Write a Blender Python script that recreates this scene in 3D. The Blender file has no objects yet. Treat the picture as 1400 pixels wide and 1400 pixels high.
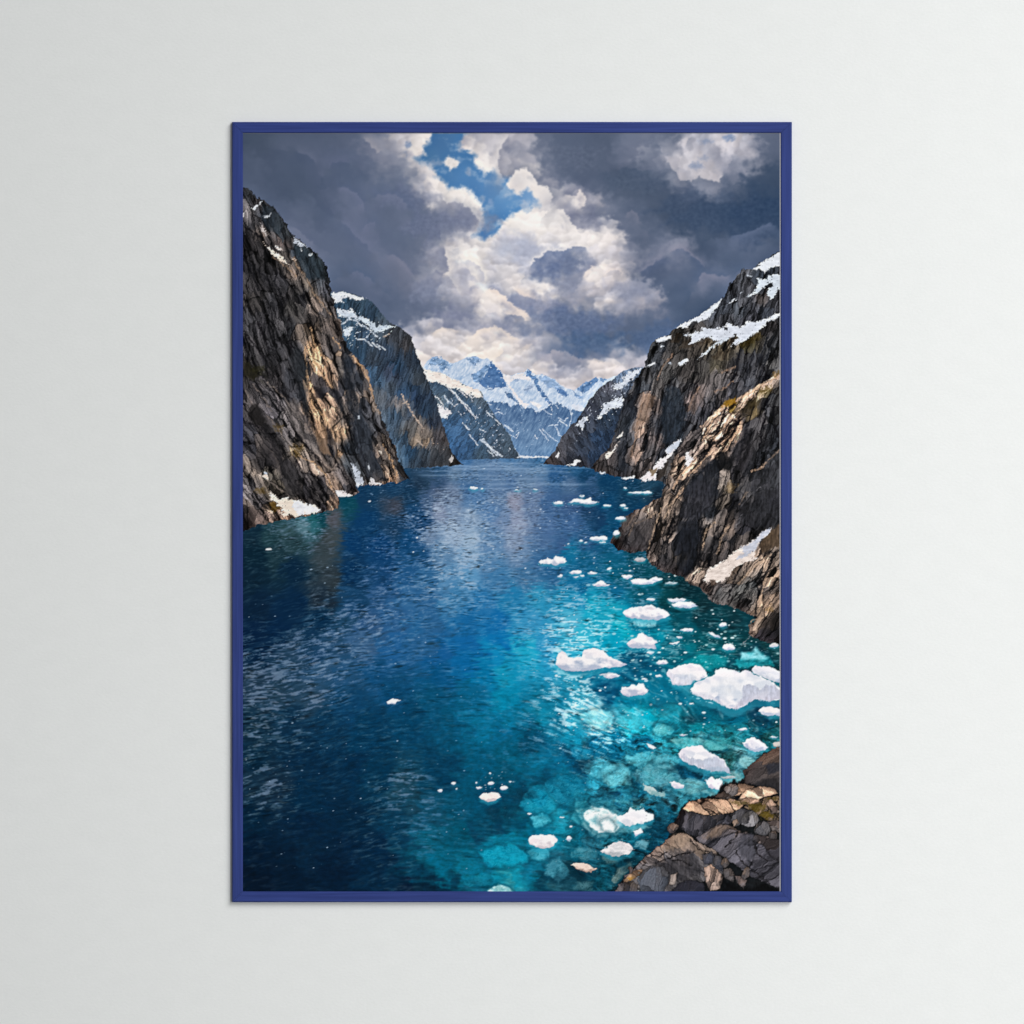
# ---------------------------------------------------------------- painter ---
# The print is a flat poster: its artwork is painted here with numpy noise,
# outlines and colour swatches, and stored as a colour attribute of the print.
import numpy as np
F = np.float32
X0, Y0, PW, PH = 331, 181, 737, 1040          # artwork units: 1 unit = 1 mm on the wall
art = np.zeros((PH, PW, 3), F)
GX, GY = np.meshgrid(np.arange(PW, dtype=F) + X0 + .5, np.arange(PH, dtype=F) + Y0 + .5)

def _hash(ix, iy, seed):
    h = (ix.astype(np.int64) * 374761393 + iy.astype(np.int64) * 668265263 + seed * 974634777) & 0xFFFFFFFF
    h = ((h ^ (h >> 13)) * 1274126177) & 0xFFFFFFFF
    h = ((h ^ (h >> 16)) * 2246822519) & 0xFFFFFFFF
    return h ^ (h >> 15)

_rt = np.random.RandomState(11)
_ang = _rt.rand(4096) * 2 * np.pi
_GC, _GS = np.cos(_ang).astype(F), np.sin(_ang).astype(F)

def perlin(u, v, seed=0):
    iu, iv = np.floor(u), np.floor(v)
    fu, fv = (u - iu).astype(F), (v - iv).astype(F)
    iu, iv = iu.astype(np.int64), iv.astype(np.int64)
    def g(dx, dy):
        k = _hash(iu + dx, iv + dy, seed) & 4095
        return _GC[k] * (fu - dx) + _GS[k] * (fv - dy)
    a = fu * fu * fu * (fu * (fu * 6 - 15) + 10)
    b = fv * fv * fv * (fv * (fv * 6 - 15) + 10)
    n0 = g(0, 0); n1 = g(1, 0); n2 = g(0, 1); n3 = g(1, 1)
    x0 = n0 + a * (n1 - n0); x1 = n2 + a * (n3 - n2)
    return (x0 + b * (x1 - x0)) * F(1.5)

def fbm(u, v, octs=4, seed=0, gain=.5):
    s, a = 0, 1.
    for i in range(octs):
        s = s + a * perlin(u * 2 ** i + 7.3 * i, v * 2 ** i + 3.1 * i, seed + i)
        a *= gain
    return s

def worley(u, v, seed=0, jit=.9):
    """nearest and second distance, id and centre of the nearest cell"""
    iu, iv = np.floor(u).astype(np.int64), np.floor(v).astype(np.int64)
    f1 = np.full(u.shape, 9, F); f2 = f1.copy()
    cid = np.zeros(u.shape, np.int64); cx = np.zeros(u.shape, F); cy = cx.copy()
    for dy in (-1, 0, 1):
        for dx in (-1, 0, 1):
            h = _hash(iu + dx, iv + dy, seed)
            px = iu + dx + .5 + jit * ((h & 1023) / 1023. - .5)
            py = iv + dy + .5 + jit * (((h >> 10) & 1023) / 1023. - .5)
            d = np.sqrt((u - px) ** 2 + (v - py) ** 2).astype(F)
            near = d < f1
            f2 = np.where(near, f1, np.minimum(f2, d))
            cid = np.where(near, h, cid); cx = np.where(near, px, cx); cy = np.where(near, py, cy)
            f1 = np.where(near, d, f1)
    return f1, f2, cid, cx, cy

def rnd(cid, k=0):
    return (((cid >> (3 * k)) ^ (cid >> 11)) & 255).astype(F) / 255.

def sst(a, b, x):
    t = np.clip((x - a) / (b - a), 0, 1)
    return t * t * (3 - 2 * t)

def sdf(pts, x, y):
    """signed distance to an outline, negative inside"""
    p = np.asarray(pts, F)
    d = np.full(x.shape, 1e9, F); ins = np.zeros(x.shape, bool)
    for (ax, ay), (bx, by) in zip(p, np.roll(p, -1, 0)):
        ex, ey = bx - ax, by - ay
        wx, wy = x - ax, y - ay
        t = np.clip((wx * ex + wy * ey) / (ex * ex + ey * ey + 1e-9), 0, 1)
        d = np.minimum(d, (wx - ex * t) ** 2 + (wy - ey * t) ** 2)
        if ey != 0:
            c = (ay > y) != (by > y)
            ins ^= c & (x < ex * wy / ey + ax)
    d = np.sqrt(d)
    return np.where(ins, -d, d)

def line(pts, x, y):
    """distance to an open stroke and the side of it (+ right of travel)"""
    d = np.full(x.shape, 1e9, F); s = np.zeros(x.shape, F)
    for (ax, ay), (bx, by) in zip(pts[:-1], pts[1:]):
        ex, ey = bx - ax, by - ay
        wx, wy = x - ax, y - ay
        t = np.clip((wx * ex + wy * ey) / (ex * ex + ey * ey + 1e-9), 0, 1)
        q = (wx - ex * t) ** 2 + (wy - ey * t) ** 2
        n = q < d
        d = np.where(n, q, d); s = np.where(n, np.sign(ex * wy - ey * wx), s)
    return np.sqrt(d), s

def T(ox, oy, sc, *v):
    """outline read off an enlarged tile whose corner is ox, oy"""
    return [(ox + v[i] / sc, oy + v[i + 1] / sc) for i in range(0, len(v), 2)]

def box(pts, pad=12):
    p = np.asarray(pts)
    x0 = int(np.clip(p[:, 0].min() - pad - X0, 0, PW)); x1 = int(np.clip(p[:, 0].max() + pad - X0, 0, PW))
    y0 = int(np.clip(p[:, 1].min() - pad - Y0, 0, PH)); y1 = int(np.clip(p[:, 1].max() + pad - Y0, 0, PH))
    return (slice(y0, y1), slice(x0, x1))

def mix(b, col, a):
    a = np.clip(a, 0, 1)[..., None]
    art[b] = art[b] * (1 - a) + np.asarray(col, F) * a

def table(s):
    a = np.array([[float(q) for q in r.split(',')] for r in s.replace('\n', ' ').split()], F)
    return a

def idw(tab, x, y, power=2.2, soft=2., ay=1.):
    """colour swatches spread over the surface by inverse distance"""
    sh = x.shape; x = x.ravel(); y = y.ravel()
    out = np.zeros((x.size, tab.shape[1] - 2), F); wsum = np.zeros(x.size, F)
    for r in tab:
        w = ((x - r[0]) ** 2 + (ay * (y - r[1])) ** 2 + soft * soft) ** (-power)
        wsum += w; out += w[:, None] * r[2:]
    return (out / wsum[:, None]).reshape(sh + (-1,))

def ell(cx, cy, rx, ry, n=14, rot=0., rough=.12, seed=1):
    r = np.random.RandomState(seed)
    o = []
    for k in range(n):
        t = 2 * np.pi * k / n; q = 1 + rough * (r.rand() * 2 - 1)
        a, b = rx * q * np.cos(t), ry * q * np.sin(t)
        o.append((cx + a * np.cos(rot) - b * np.sin(rot), cy + a * np.sin(rot) + b * np.cos(rot)))
    return o
# ------------------------------------------------------------------- sky ----
SKY = table("""340,190,76,88,108 400,190,88,98,120 430,230,84,97,123 340,240,92,102,126 460,190,92,100,122 510,195,118,122,142 520,205,152,150,162 555,188,196,192,196
345,215,82,92,115 400,250,80,94,120 440,280,84,98,126 480,230,88,104,134 530,240,104,116,142 565,240,122,133,157 480,272,108,117,145 510,290,98,110,138 550,280,98,110,138
420,330,102,112,140 380,290,90,102,128 405,320,114,120,144 460,330,100,112,140 500,318,108,116,144 540,330,96,110,140 480,370,98,110,138 540,368,124,126,148 560,400,122,126,150
490,400,90,106,136 520,420,86,104,136 470,405,84,102,132 545,415,92,108,140 575,195,226,222,222 570,208,214,208,210 560,200,180,178,188 575,235,200,196,200 590,250,218,210,210 580,265,132,140,162
598,258,226,220,220 610,265,212,206,206 625,262,226,222,222 640,258,238,234,234 655,275,236,232,232 658,295,214,212,218 620,290,140,142,162 600,290,120,130,158 640,300,126,132,155 650,310,150,148,164
600,310,108,118,145 640,195,168,166,178 645,205,214,210,212 670,200,190,186,192 655,220,224,220,222 668,228,238,232,230 680,215,206,200,206 690,230,190,186,196 700,200,150,150,166 705,186,190,184,190
740,200,108,114,134 780,200,96,106,128 810,215,88,98,118 730,235,115,120,140 770,240,92,102,124 800,240,88,98,122 715,235,220,212,214 712,255,232,226,226 706,248,228,224,226 750,270,238,230,228 740,258,232,222,222
735,280,220,218,224 760,250,120,126,148 790,275,235,225,222 798,264,190,182,188 775,270,170,168,182 805,300,116,120,142 790,305,122,126,150 780,290,160,160,176 815,260,95,104,126 720,295,232,228,228 770,300,240,232,230
745,300,236,228,226 690,308,238,234,232 695,328,186,188,206 720,338,168,174,198 750,332,206,208,220 735,318,236,228,226 790,325,222,220,226 810,320,220,215,220 740,360,178,182,202 690,375,205,206,216 690,350,186,190,208
765,342,245,238,236 800,345,210,208,216 770,358,118,128,156 748,372,98,114,148 742,360,130,140,168 800,362,126,134,160 785,352,116,128,158 790,385,140,144,166 710,395,220,212,212 740,405,235,226,222 722,400,228,216,214 760,390,152,156,178
810,375,240,225,218 800,385,205,192,192 640,335,235,230,230 660,330,238,232,230 615,345,236,226,224 645,362,246,238,230 658,380,244,230,218 600,360,140,140,158 632,378,176,176,192 625,360,232,224,222 590,378,162,160,174
612,395,190,186,194 590,400,140,146,170 600,420,120,128,156 642,395,176,176,194 656,402,242,230,222 690,410,238,226,218 675,400,226,214,210 670,422,228,218,216 630,420,150,152,172 580,350,110,118,142 575,300,112,120,146 570,420,95,108,140
720,420,128,136,164 760,418,125,134,162 745,418,208,198,200 800,420,118,128,156 785,410,170,164,178 680,380,160,166,190 670,360,186,188,206 665,340,216,214,220
830,190,92,100,118 850,200,110,115,134 885,195,134,134,150 860,208,130,130,148 900,200,112,116,134 935,190,96,104,122 950,195,188,184,193 965,193,172,176,192 1000,195,196,190,196 1010,205,180,176,186 1040,190,110,112,128
1060,200,100,104,122 915,218,194,186,192 940,215,200,194,200 930,240,196,188,194 925,228,170,166,178 970,235,196,188,192 985,225,160,156,170 1000,218,154,151,166 1020,225,92,102,122 1060,230,64,80,104 980,246,180,172,180
940,256,108,114,138 900,235,112,116,136 880,235,92,101,123 850,240,76,88,110 900,260,78,92,114 870,255,86,98,114 830,250,88,100,124 1000,255,82,94,118 1040,260,54,72,98 920,280,70,86,112 960,290,58,76,104 1000,290,50,70,98
1050,290,46,66,94 960,310,62,82,112 930,310,62,78,104 1010,310,54,74,102 1050,315,72,90,120 1020,330,92,106,136 870,300,92,104,126 850,318,110,114,136 828,328,234,224,222 840,332,214,204,206 850,335,140,138,156 880,330,84,98,124
920,350,104,112,136 900,345,108,114,138 923,343,146,143,160 960,340,62,80,110 990,345,82,98,128 960,360,86,100,128 1000,355,76,96,126 1040,350,86,102,132 870,360,92,104,132 900,372,84,98,128 950,385,90,104,134 962,388,124,128,152 980,385,122,127,151 830,368,238,224,216
845,380,225,208,204 842,368,200,190,194 835,395,180,174,186 865,405,152,152,172 880,410,192,180,186 830,415,215,204,204 850,400,150,150,170 900,395,90,106,138 930,405,76,98,132 960,410,60,88,124 985,395,70,94,128 900,425,112,120,148 940,425,66,90,126
575,440,112,122,150 600,455,225,215,214 625,455,215,206,208 590,472,200,196,206 575,480,234,220,210 640,440,118,125,152 628,445,128,133,158 660,455,190,184,192 650,470,240,222,208 680,465,236,220,210 680,485,248,230,214 655,433,226,217,213
690,433,216,206,208 700,458,226,213,208 718,434,240,224,214 730,440,226,211,206 708,446,120,128,155 750,445,96,114,148 800,445,92,110,142 780,460,78,102,138 810,480,66,94,132 730,470,205,192,194 715,470,178,174,186 700,490,205,200,206
720,480,228,214,208 740,485,165,164,180 730,502,226,213,207 760,490,150,152,174 770,505,130,136,160 790,490,98,110,141 815,488,130,136,160 770,515,205,198,202 790,525,205,198,202 812,503,216,202,196 700,505,190,190,200 800,515,152,156,174 620,480,206,202,208 640,485,232,218,210
830,440,96,112,144 860,450,84,102,138 830,470,70,96,134 870,470,72,98,136 850,490,96,112,144 830,500,226,210,203 865,497,190,180,186 835,510,215,202,200 880,450,84,106,140 900,440,90,108,142 930,430,72,98,134 550,430,104,114,142 560,455,150,152,172 570,470,190,184,188""")
b = (slice(0, 360), slice(0, PW))
x, y = GX[b], GY[b]
lum0 = idw(SKY, x, y, 2.2, 8.).mean(-1)
fine = .35 + .65 * sst(115, 190, lum0)
wx = 9 * fbm(x / 52, y / 40, 4, 3, .5) + fine * 6 * fbm(x / 19, y / 15, 5, 8, .62)
wy = 8 * fbm(x / 52 + 40, y / 40, 4, 5, .5) + fine * 6 * fbm(x / 19, y / 15, 5, 18, .62)
c = idw(SKY, x + wx, y + wy, 2.5, 4.5)
# storm palette: slate blue in the dark masses, cream in the bright heads
def palette(l):
    k = [40, 66, 92, 104, 120, 150, 190, 228, 250]
    p = np.array([(30,50,80), (46,66,94), (72,84,105), (82,94,117), (99,110,133), (139,144,162), (189,186,195), (236,228,225), (254,248,244)], F)
    return np.stack([np.interp(l, k, p[:, i]) for i in range(3)], -1).astype(F)
lum = c.mean(-1)
lum = lum + 12 * np.clip((lum - 178) / 40, -1.3, 1) * sst(110, 150, lum)
c = c * .25 + palette(lum) * .75
lum = c.mean(-1)
amp = 4 + 6 * sst(112, 190, lum)
det = fbm((x + 2 * wx) / 40, (y + 2 * wy) / 30, 5, 31, .52)
c = c + (det * amp)[..., None] * np.array([1, .98, .95], F)
# cumulus heads: thousands of overlapping soft puffs, each lit from the gap in the clouds
base = c.copy(); blum = base.mean(-1)
NA, NB = fbm(x / 11, y / 9, 4, 33, .52), fbm(x / 11 + 20, y / 9, 4, 35, .52)
rp = np.random.RandomState(3)
H_, W_ = blum.shape
for size, n in ((34, 260), (23, 520), (15, 950), (9.5, 1300), (6, 1100)):
    for _ in range(n):
        i, j = rp.randint(0, H_), rp.randint(0, W_)
        l = blum[i, j]
        bright = float(np.clip((l - 118) / 70, 0, 1))
        if size < 10 and rp.rand() > .2 + bright: continue
        r = size * (.7 + .6 * rp.rand())
        i0, i1, j0, j1 = max(0, int(i - r * 1.4)), min(H_, int(i + r * 1.4) + 1), max(0, int(j - r * 1.7)), min(W_, int(j + r * 1.7) + 1)
        yy, xx = y[i0:i1, j0:j1] - y[i, 0], x[i0:i1, j0:j1] - x[0, j]
        nx, ny = xx / (r * 1.25) + .30 * NA[i0:i1, j0:j1], yy / r + .30 * NB[i0:i1, j0:j1]
        q = np.sqrt(nx * nx + ny * ny)
        lx, ly = 735 - x[0, j], 285 - y[i, 0]
        ln = np.hypot(lx, ly) + 60
        lx, ly = lx / ln, ly / ln - .35
        sh = np.clip(nx * lx + ny * ly, -1, 1)
        k = sst(1.05, .60 - .35 * (1 - bright), q) * (.30 + .45 * bright) * sst(-1.15, .3, sh + .2)
        tgt = base[i, j] + (sh * (13 + 34 * bright * float(np.clip((262 - l) / 50, .25, 1))))[..., None] * np.array([1, .98, .95], F)
        c[i0:i1, j0:j1] += (tgt - c[i0:i1, j0:j1]) * k[..., None]
c = np.clip(c, 20, 250)
art[b] = c
# the blue gap
BL = T(570, 180, 5.6, 120,-10, 100,60, 50,110, 60,180, -10,190, -24,215, 20,225, 100,260, 150,330, 190,380, 240,430, 300,430, 380,430, 440,490, 500,560, 505,640, 500,740, 440,790, 500,830, 590,790,
       640,740, 640,680, 740,640, 770,610, 850,590, 900,570, 940,570, 900,500, 850,430, 800,480, 760,470, 700,440, 690,390, 720,350, 640,330, 600,290, 520,325, 440,240, 450,180, 390,150, 340,150, 330,80, 360,30, 400,-10)
bb = box(BL, 24); x, y = GX[bb], GY[bb]
n1 = 3.2 * fbm(x / 9, y / 8, 5, 41, .62); n2 = 3.2 * fbm(x / 9 + 9, y / 8, 5, 43, .62)
d = sdf(BL, x + n1, y + n2)
rim = np.exp(-np.maximum(d, 0) / 5.) * (.75 + .5 * fbm(x / 6, y / 6, 3, 4)) * sst(215, 240, y)
mix(bb, (240, 235, 233), np.clip(rim, 0, .85) * (d > 0))
BLU = table("""600,195,60,106,156 590,215,66,112,158 640,210,66,116,168 600,240,70,120,172 640,240,74,126,180 660,250,80,131,186 690,260,86,139,193 700,280,86,140,194 680,300,72,125,180 665,320,68,119,177 725,272,118,160,206 650,255,74,124,178""")
thin = fbm(x / 22, y / 16, 5, 45, .6)
veil = sst(.05, .75, thin)                     # wisps drifting across the gap
cb = idw(BLU, x, y, 1.3, 6.)
cb = cb + (np.array([170, 190, 214], F) - cb) * (.12 + .55 * veil * sst(-22, -3, d))[..., None]
soft = 2.2 + 3.5 * sst(-.2, .5, fbm(x / 15, y / 15, 2, 47))
mix(bb, cb, np.clip(.5 - d / (2 * soft), 0, 1))
def puff(pts, col, a=1., soft=3., rough=3., seed=0, sc=7., gain=.62):
    b = box(pts, 16); x, y = GX[b], GY[b]
    q = sdf(pts, x + rough * fbm(x / sc, y / sc, 4, 51 + seed, gain), y + rough * fbm(x / sc, y / sc, 4, 61 + seed, gain))
    k = sst(soft, -soft, q) * a
    t = fbm(x / 6, y / 5, 3, 71 + seed, .6) * 14
    mix(b, np.asarray(col, F) + t[..., None], k)
puff(T(570,180,5.6, 205,235, 230,190, 270,190, 320,235, 300,270, 260,300, 230,270), (226,222,222), .95, 2.2, 3, 1)
puff(ell(594,223,13,4.5), (150,165,190), .6, 4, 3, 2)
puff(ell(641,235,4.5,6), (170,180,200), .55, 2.5, 2, 3)
puff(ell(671,277,3.5,5), (150,172,205), .5, 2.5, 2, 4)
puff(ell(660,272,3,4), (180,188,205), .5, 2.5, 2, 5)
puff(ell(717,280,6,7), (190,200,216), .6, 3, 3, 6)
for k, (px, py, rx, ry, al) in enumerate(((952,227,9,4,.55), (966,193,10,3,.45), (996,188,9,3.5,.7), (558,197,3.5,4,.7), (576,204,5,6,.0), (962,216,6,3,.35), (556,212,2.5,4,.4))):
    puff(ell(px, py, rx, ry, seed=k), (112,134,172), al, 3, 3.5, 10 + k)
# grey hollows between the bright heads
for k, (px, py, rx, ry, cl, al) in enumerate(((735,352,46,20,(176,182,204),.6), (702,334,28,13,(184,189,208),.5), (772,360,30,13,(108,121,152),.7), (748,374,22,11,(100,115,150),.75), (600,350,26,18,(138,143,164),.6), (592,396,30,18,(130,138,163),.65),
        (632,374,12,9,(172,173,190),.6), (640,299,42,14,(124,131,157),.6), (606,312,46,18,(110,119,147),.55), (803,300,26,13,(113,119,143),.65), (725,416,46,17,(122,131,161),.7), (782,392,20,13,(138,145,169),.55), (690,448,15,9,(120,128,155),.65), (775,442,66,20,(94,111,146),.7),
        (622,430,34,12,(127,133,160),.6), (742,486,20,8,(158,158,177),.5), (772,506,22,6,(134,140,164),.5), (862,402,30,13,(138,144,167),.5), (640,400,10,8,(176,176,194),.5), (815,470,50,14,(72,99,137),.6), (900,465,40,24,(76,100,138),.5),
        (960,290,70,26,(60,78,106),.45), (1040,300,40,30,(48,68,97),.5), (870,245,44,18,(78,92,114),.5), (790,215,40,16,(94,104,126),.5), (560,270,40,16,(108,117,146),.45), (690,345,20,9,(196,200,214),.4), (668,455,14,7,(196,190,198),.5))):
    puff(ell(px, py, rx, ry, n=18, rough=.3, seed=60 + k), cl, al, 8, 9, 100 + k, 16., .5)
# bright rims of nearer clouds: sharp on the far side, soft on the near side
def rimline(pts, bright, dark, wb=3.5, wd=9., ab=.9, ad=.6, seed=0, flip=1):
    ab = min(1., ab * 1.12)
    b = box(pts, 30); x, y = GX[b], GY[b]
    x = x + 2.2 * fbm(x / 8, y / 8, 4, 81 + seed, .62); y = y + 2.2 * fbm(x / 8, y / 8, 4, 91 + seed, .62)
    d, s = line(pts, x, y); s = s * flip
    e = np.asarray(pts, F); L = np.minimum(np.hypot(x - e[0, 0], y - e[0, 1]), np.hypot(x - e[-1, 0], y - e[-1, 1]))
    tap = sst(0, 14, L)
    side = sst(-1.2, 1.2, d * s)
    mix(b, dark, np.exp(-d / wd) * side * ad * tap)
    mix(b, bright, np.exp(-d / wb) * (1 - side) * ab * tap)
rimline(T(570,180,5.6, 850,1060, 875,1020, 900,980, 960,950, 1010,900, 1090,920, 1150,900, 1220,872, 1290,890, 1330,940), (248,241,238), (98,114,150), 3.5, 12, .95, .75, 0)
rimline(T(570,180,5.6, 505,1200, 515,1130, 510,1080, 470,1020, 400,985, 320,990), (250,242,234), (186,188,206), 5, 6, .85, .6, 1, -1)
rimline(T(570,180,5.6, 90,1090, 150,1060, 220,1090, 280,1150, 320,1230, 330,1280), (214,210,212), (150,152,172), 4, 7, .7, .4, 2)
rimline(T(570,180,5.6, 500,1200, 560,1195, 620,1220, 690,1280, 760,1340, 850,1400, 900,1440), (250,232,220), (128,138,168), 8, 8, .85, .7, 3, -1)
rimline(T(570,180,5.6, 240,440, 300,432, 360,430, 410,450, 450,500, 500,570, 506,640), (250,247,246), (210,208,214), 1.8, 1, .95, .0, 4, -1)
rimline(T(570,180,5.6, 720,1180, 780,1240, 860,1260, 930,1300), (244,226,216), (150,154,176), 5, 6, .8, .5, 5)
rimline(T(820,180,5.6, 10,1080, 40,1110, 100,1060, 160,1080, 160,1130), (246,230,222), (150,150,170), 4, 6, .7, .3, 6)
rimline(T(820,180,5.6, 520,930, 580,900, 640,900, 700,940, 780,1010, 810,1060), (150,146,164), (88,102,132), 4, 8, .6, .5, 7)
rimline(T(330,180,5.6, 700,430, 790,425, 880,470, 930,540, 950,640), (116,123,150), (86,100,130), 9, 7, .7, .5, 8, -1)
rimline(T(330,180,5.6, 900,790, 960,700, 1020,690, 1040,760), (114,121,149), (92,106,136), 8, 7, .6, .4, 9, -1)
rimline(T(330,180,5.6, 1080,930, 1200,960, 1280,1040, 1340,1140), (134,136,158), (96,108,138), 8, 8, .6, .3, 10, -1)

oS, oU, oR = (570, 180, 5.6), (570, 430, 5.6), (820, 180, 5.6)
rimline(T(*oS, 160,470, 230,560, 290,530, 350,560, 420,600, 470,680, 500,730), (222,219,220), (146,149,168), 6, 12, .7, .55, 11)
rimline(T(*oS, 720,10, 650,100, 625,180, 622,260, 650,340, 690,390), (228,222,222), (112,117,140), 7, 12, .7, .6, 12, -1)
rimline(T(*oS, 680,400, 720,340, 760,295, 830,282, 890,330, 920,400, 1000,430, 1042,500, 1010,570), (240,233,230), (102,110,133), 7, 12, .85, .65, 13, -1)
rimline(T(*oS, 1100,520, 1150,480, 1200,490, 1250,452, 1300,500, 1280,570, 1210,610), (236,226,222), (112,117,140), 5, 9, .8, .6, 14, -1)
rimline(T(*oS, 1040,600, 1110,590, 1150,640, 1180,700, 1230,745, 1310,760), (238,231,228), (124,128,151), 7, 11, .8, .65, 15, -1)
rimline(T(*oS, 200,850, 225,940, 250,1050, 210,1090, 190,1140), (238,229,224), (118,124,150), 7, 12, .75, .6, 16)
rimline(T(*oS, 1250,1150, 1290,1080, 1330,1035, 1410,1020), (242,228,221), (126,132,158), 6, 9, .85, .6, 17, -1)
rimline(T(*oS, 640,700, 700,660, 760,690, 840,720, 930,800), (186,191,208), (240,235,232), 9, 5, .0, .6, 18)
rimline(T(*oS, 330,1010, 400,1060, 440,1110, 480,1170), (240,231,225), (176,177,194), 4, 8, .6, .5, 19)
rimline(T(*oS, 380,1230, 420,1180, 480,1170), (242,232,226), (150,152,173), 5, 7, .6, .4, 20)
rimline(T(*oU, 90,170, 150,115, 240,98, 290,125, 350,130), (238,223,213), (120,127,154), 7, 10, .75, .6, 21, -1)
rimline(T(*oU, 400,180, 490,112, 600,88, 680,128, 755,178, 830,190), (244,227,214), (124,130,157), 7, 10, .8, .6, 22, -1)
rimline(T(*oU, 560,340, 630,320, 662,285, 640,230), (246,230,216), (188,186,196), 5, 8, .7, .5, 23)
rimline(T(*oU, 770,270, 830,240, 875,222, 915,262), (232,217,209), (150,152,174), 4, 7, .7, .4, 24, -1)
rimline(T(*oU, 1290,370, 1350,345, 1420,352, 1480,370), (230,214,205), (110,120,148), 5, 8, .8, .5, 25, -1)
rimline(T(*oU, 960,330, 1050,270, 1150,290, 1240,340, 1330,350), (176,173,186), (80,104,140), 6, 12, .6, .55, 26, -1)
rimline(T(*oU, 640,-10, 740,0, 800,10, 830,40, 890,62), (240,224,213), (106,120,152), 4, 10, .75, .6, 27)
rimline(T(*oR, 500,190, 550,280, 620,365, 700,378, 770,342, 860,378, 920,382, 965,290), (202,196,201), (82,95,119), 8, 14, .8, .6, 28)
rimline(T(*oR, 640,150, 670,60, 720,20), (198,193,199), (100,108,129), 7, 10, .7, .5, 29)
rimline(T(*oR, 960,810, 1080,790, 1180,750, 1290,700, 1380,720), (98,111,139), (50,69,97), 12, 16, .7, .5, 30, -1)
rimline(T(*oR, 730,1190, 780,1085, 860,1090, 960,1115, 1020,1090), (128,131,153), (72,92,124), 9, 12, .7, .5, 31, -1)
rimline(T(*oR, 280,1100, 420,1000, 520,935), (140,141,161), (90,103,134), 7, 12, .65, .5, 32)
rimline(T(*oR, 170,670, 250,592, 300,655, 335,725), (126,128,147), (84,96,120), 7, 10, .6, .45, 33, -1)
rimline(T(*oR, 380,330, 480,370, 600,420, 720,440), (96,106,128), (66,80,106), 12, 18, .5, .5, 34)
rimline(T(*oR, 100,300, 220,270, 330,300, 440,290), (98,106,128), (74,88,112), 10, 16, .5, .5, 35)
o1_ = (330, 180, 5.6)
rimline(T(*o1_, 380,150, 450,160, 540,200, 580,280), (108,116,140), (80,93,120), 14, 14, .6, .5, 36)
rimline(T(*o1_, 660,300, 700,240, 780,220, 860,260), (104,112,140), (82,95,124), 12, 14, .55, .5, 37)
rimline(T(*o1_, 980,520, 1060,480, 1180,480, 1260,540, 1280,620), (116,124,150), (92,106,137), 12, 14, .6, .5, 38, -1)
rimline(T(*o1_, 740,660, 800,720, 870,800, 960,870, 1020,960), (115,123,151), (92,105,135), 12, 14, .6, .5, 39)
rimline(T(*o1_, 360,700, 440,760, 520,830, 600,880), (126,132,155), (98,108,136), 12, 14, .55, .4, 40, -1)
rimline(T(*o1_, 800,1100, 880,1070, 960,1110, 1040,1180), (112,121,149), (84,102,134), 12, 14, .55, .5, 41, -1)
rimline(T(*o1_, 900,30, 980,80, 1040,160, 1110,150), (168,165,175), (104,112,137), 8, 14, .65, .5, 42)

def soften(a):
    p = np.pad(a, [(1, 1), (1, 1)] + [(0, 0)] * (a.ndim - 2), mode='edge')
    p = .25 * p[:-2] + .5 * p[1:-1] + .25 * p[2:]
    return .25 * p[:, :-2] + .5 * p[:, 1:-1] + .25 * p[:, 2:]
b = (slice(0, 360), slice(0, PW))
sk = soften(soften(art[b])); art[b] = .25 * art[b] + .75 * sk
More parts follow.
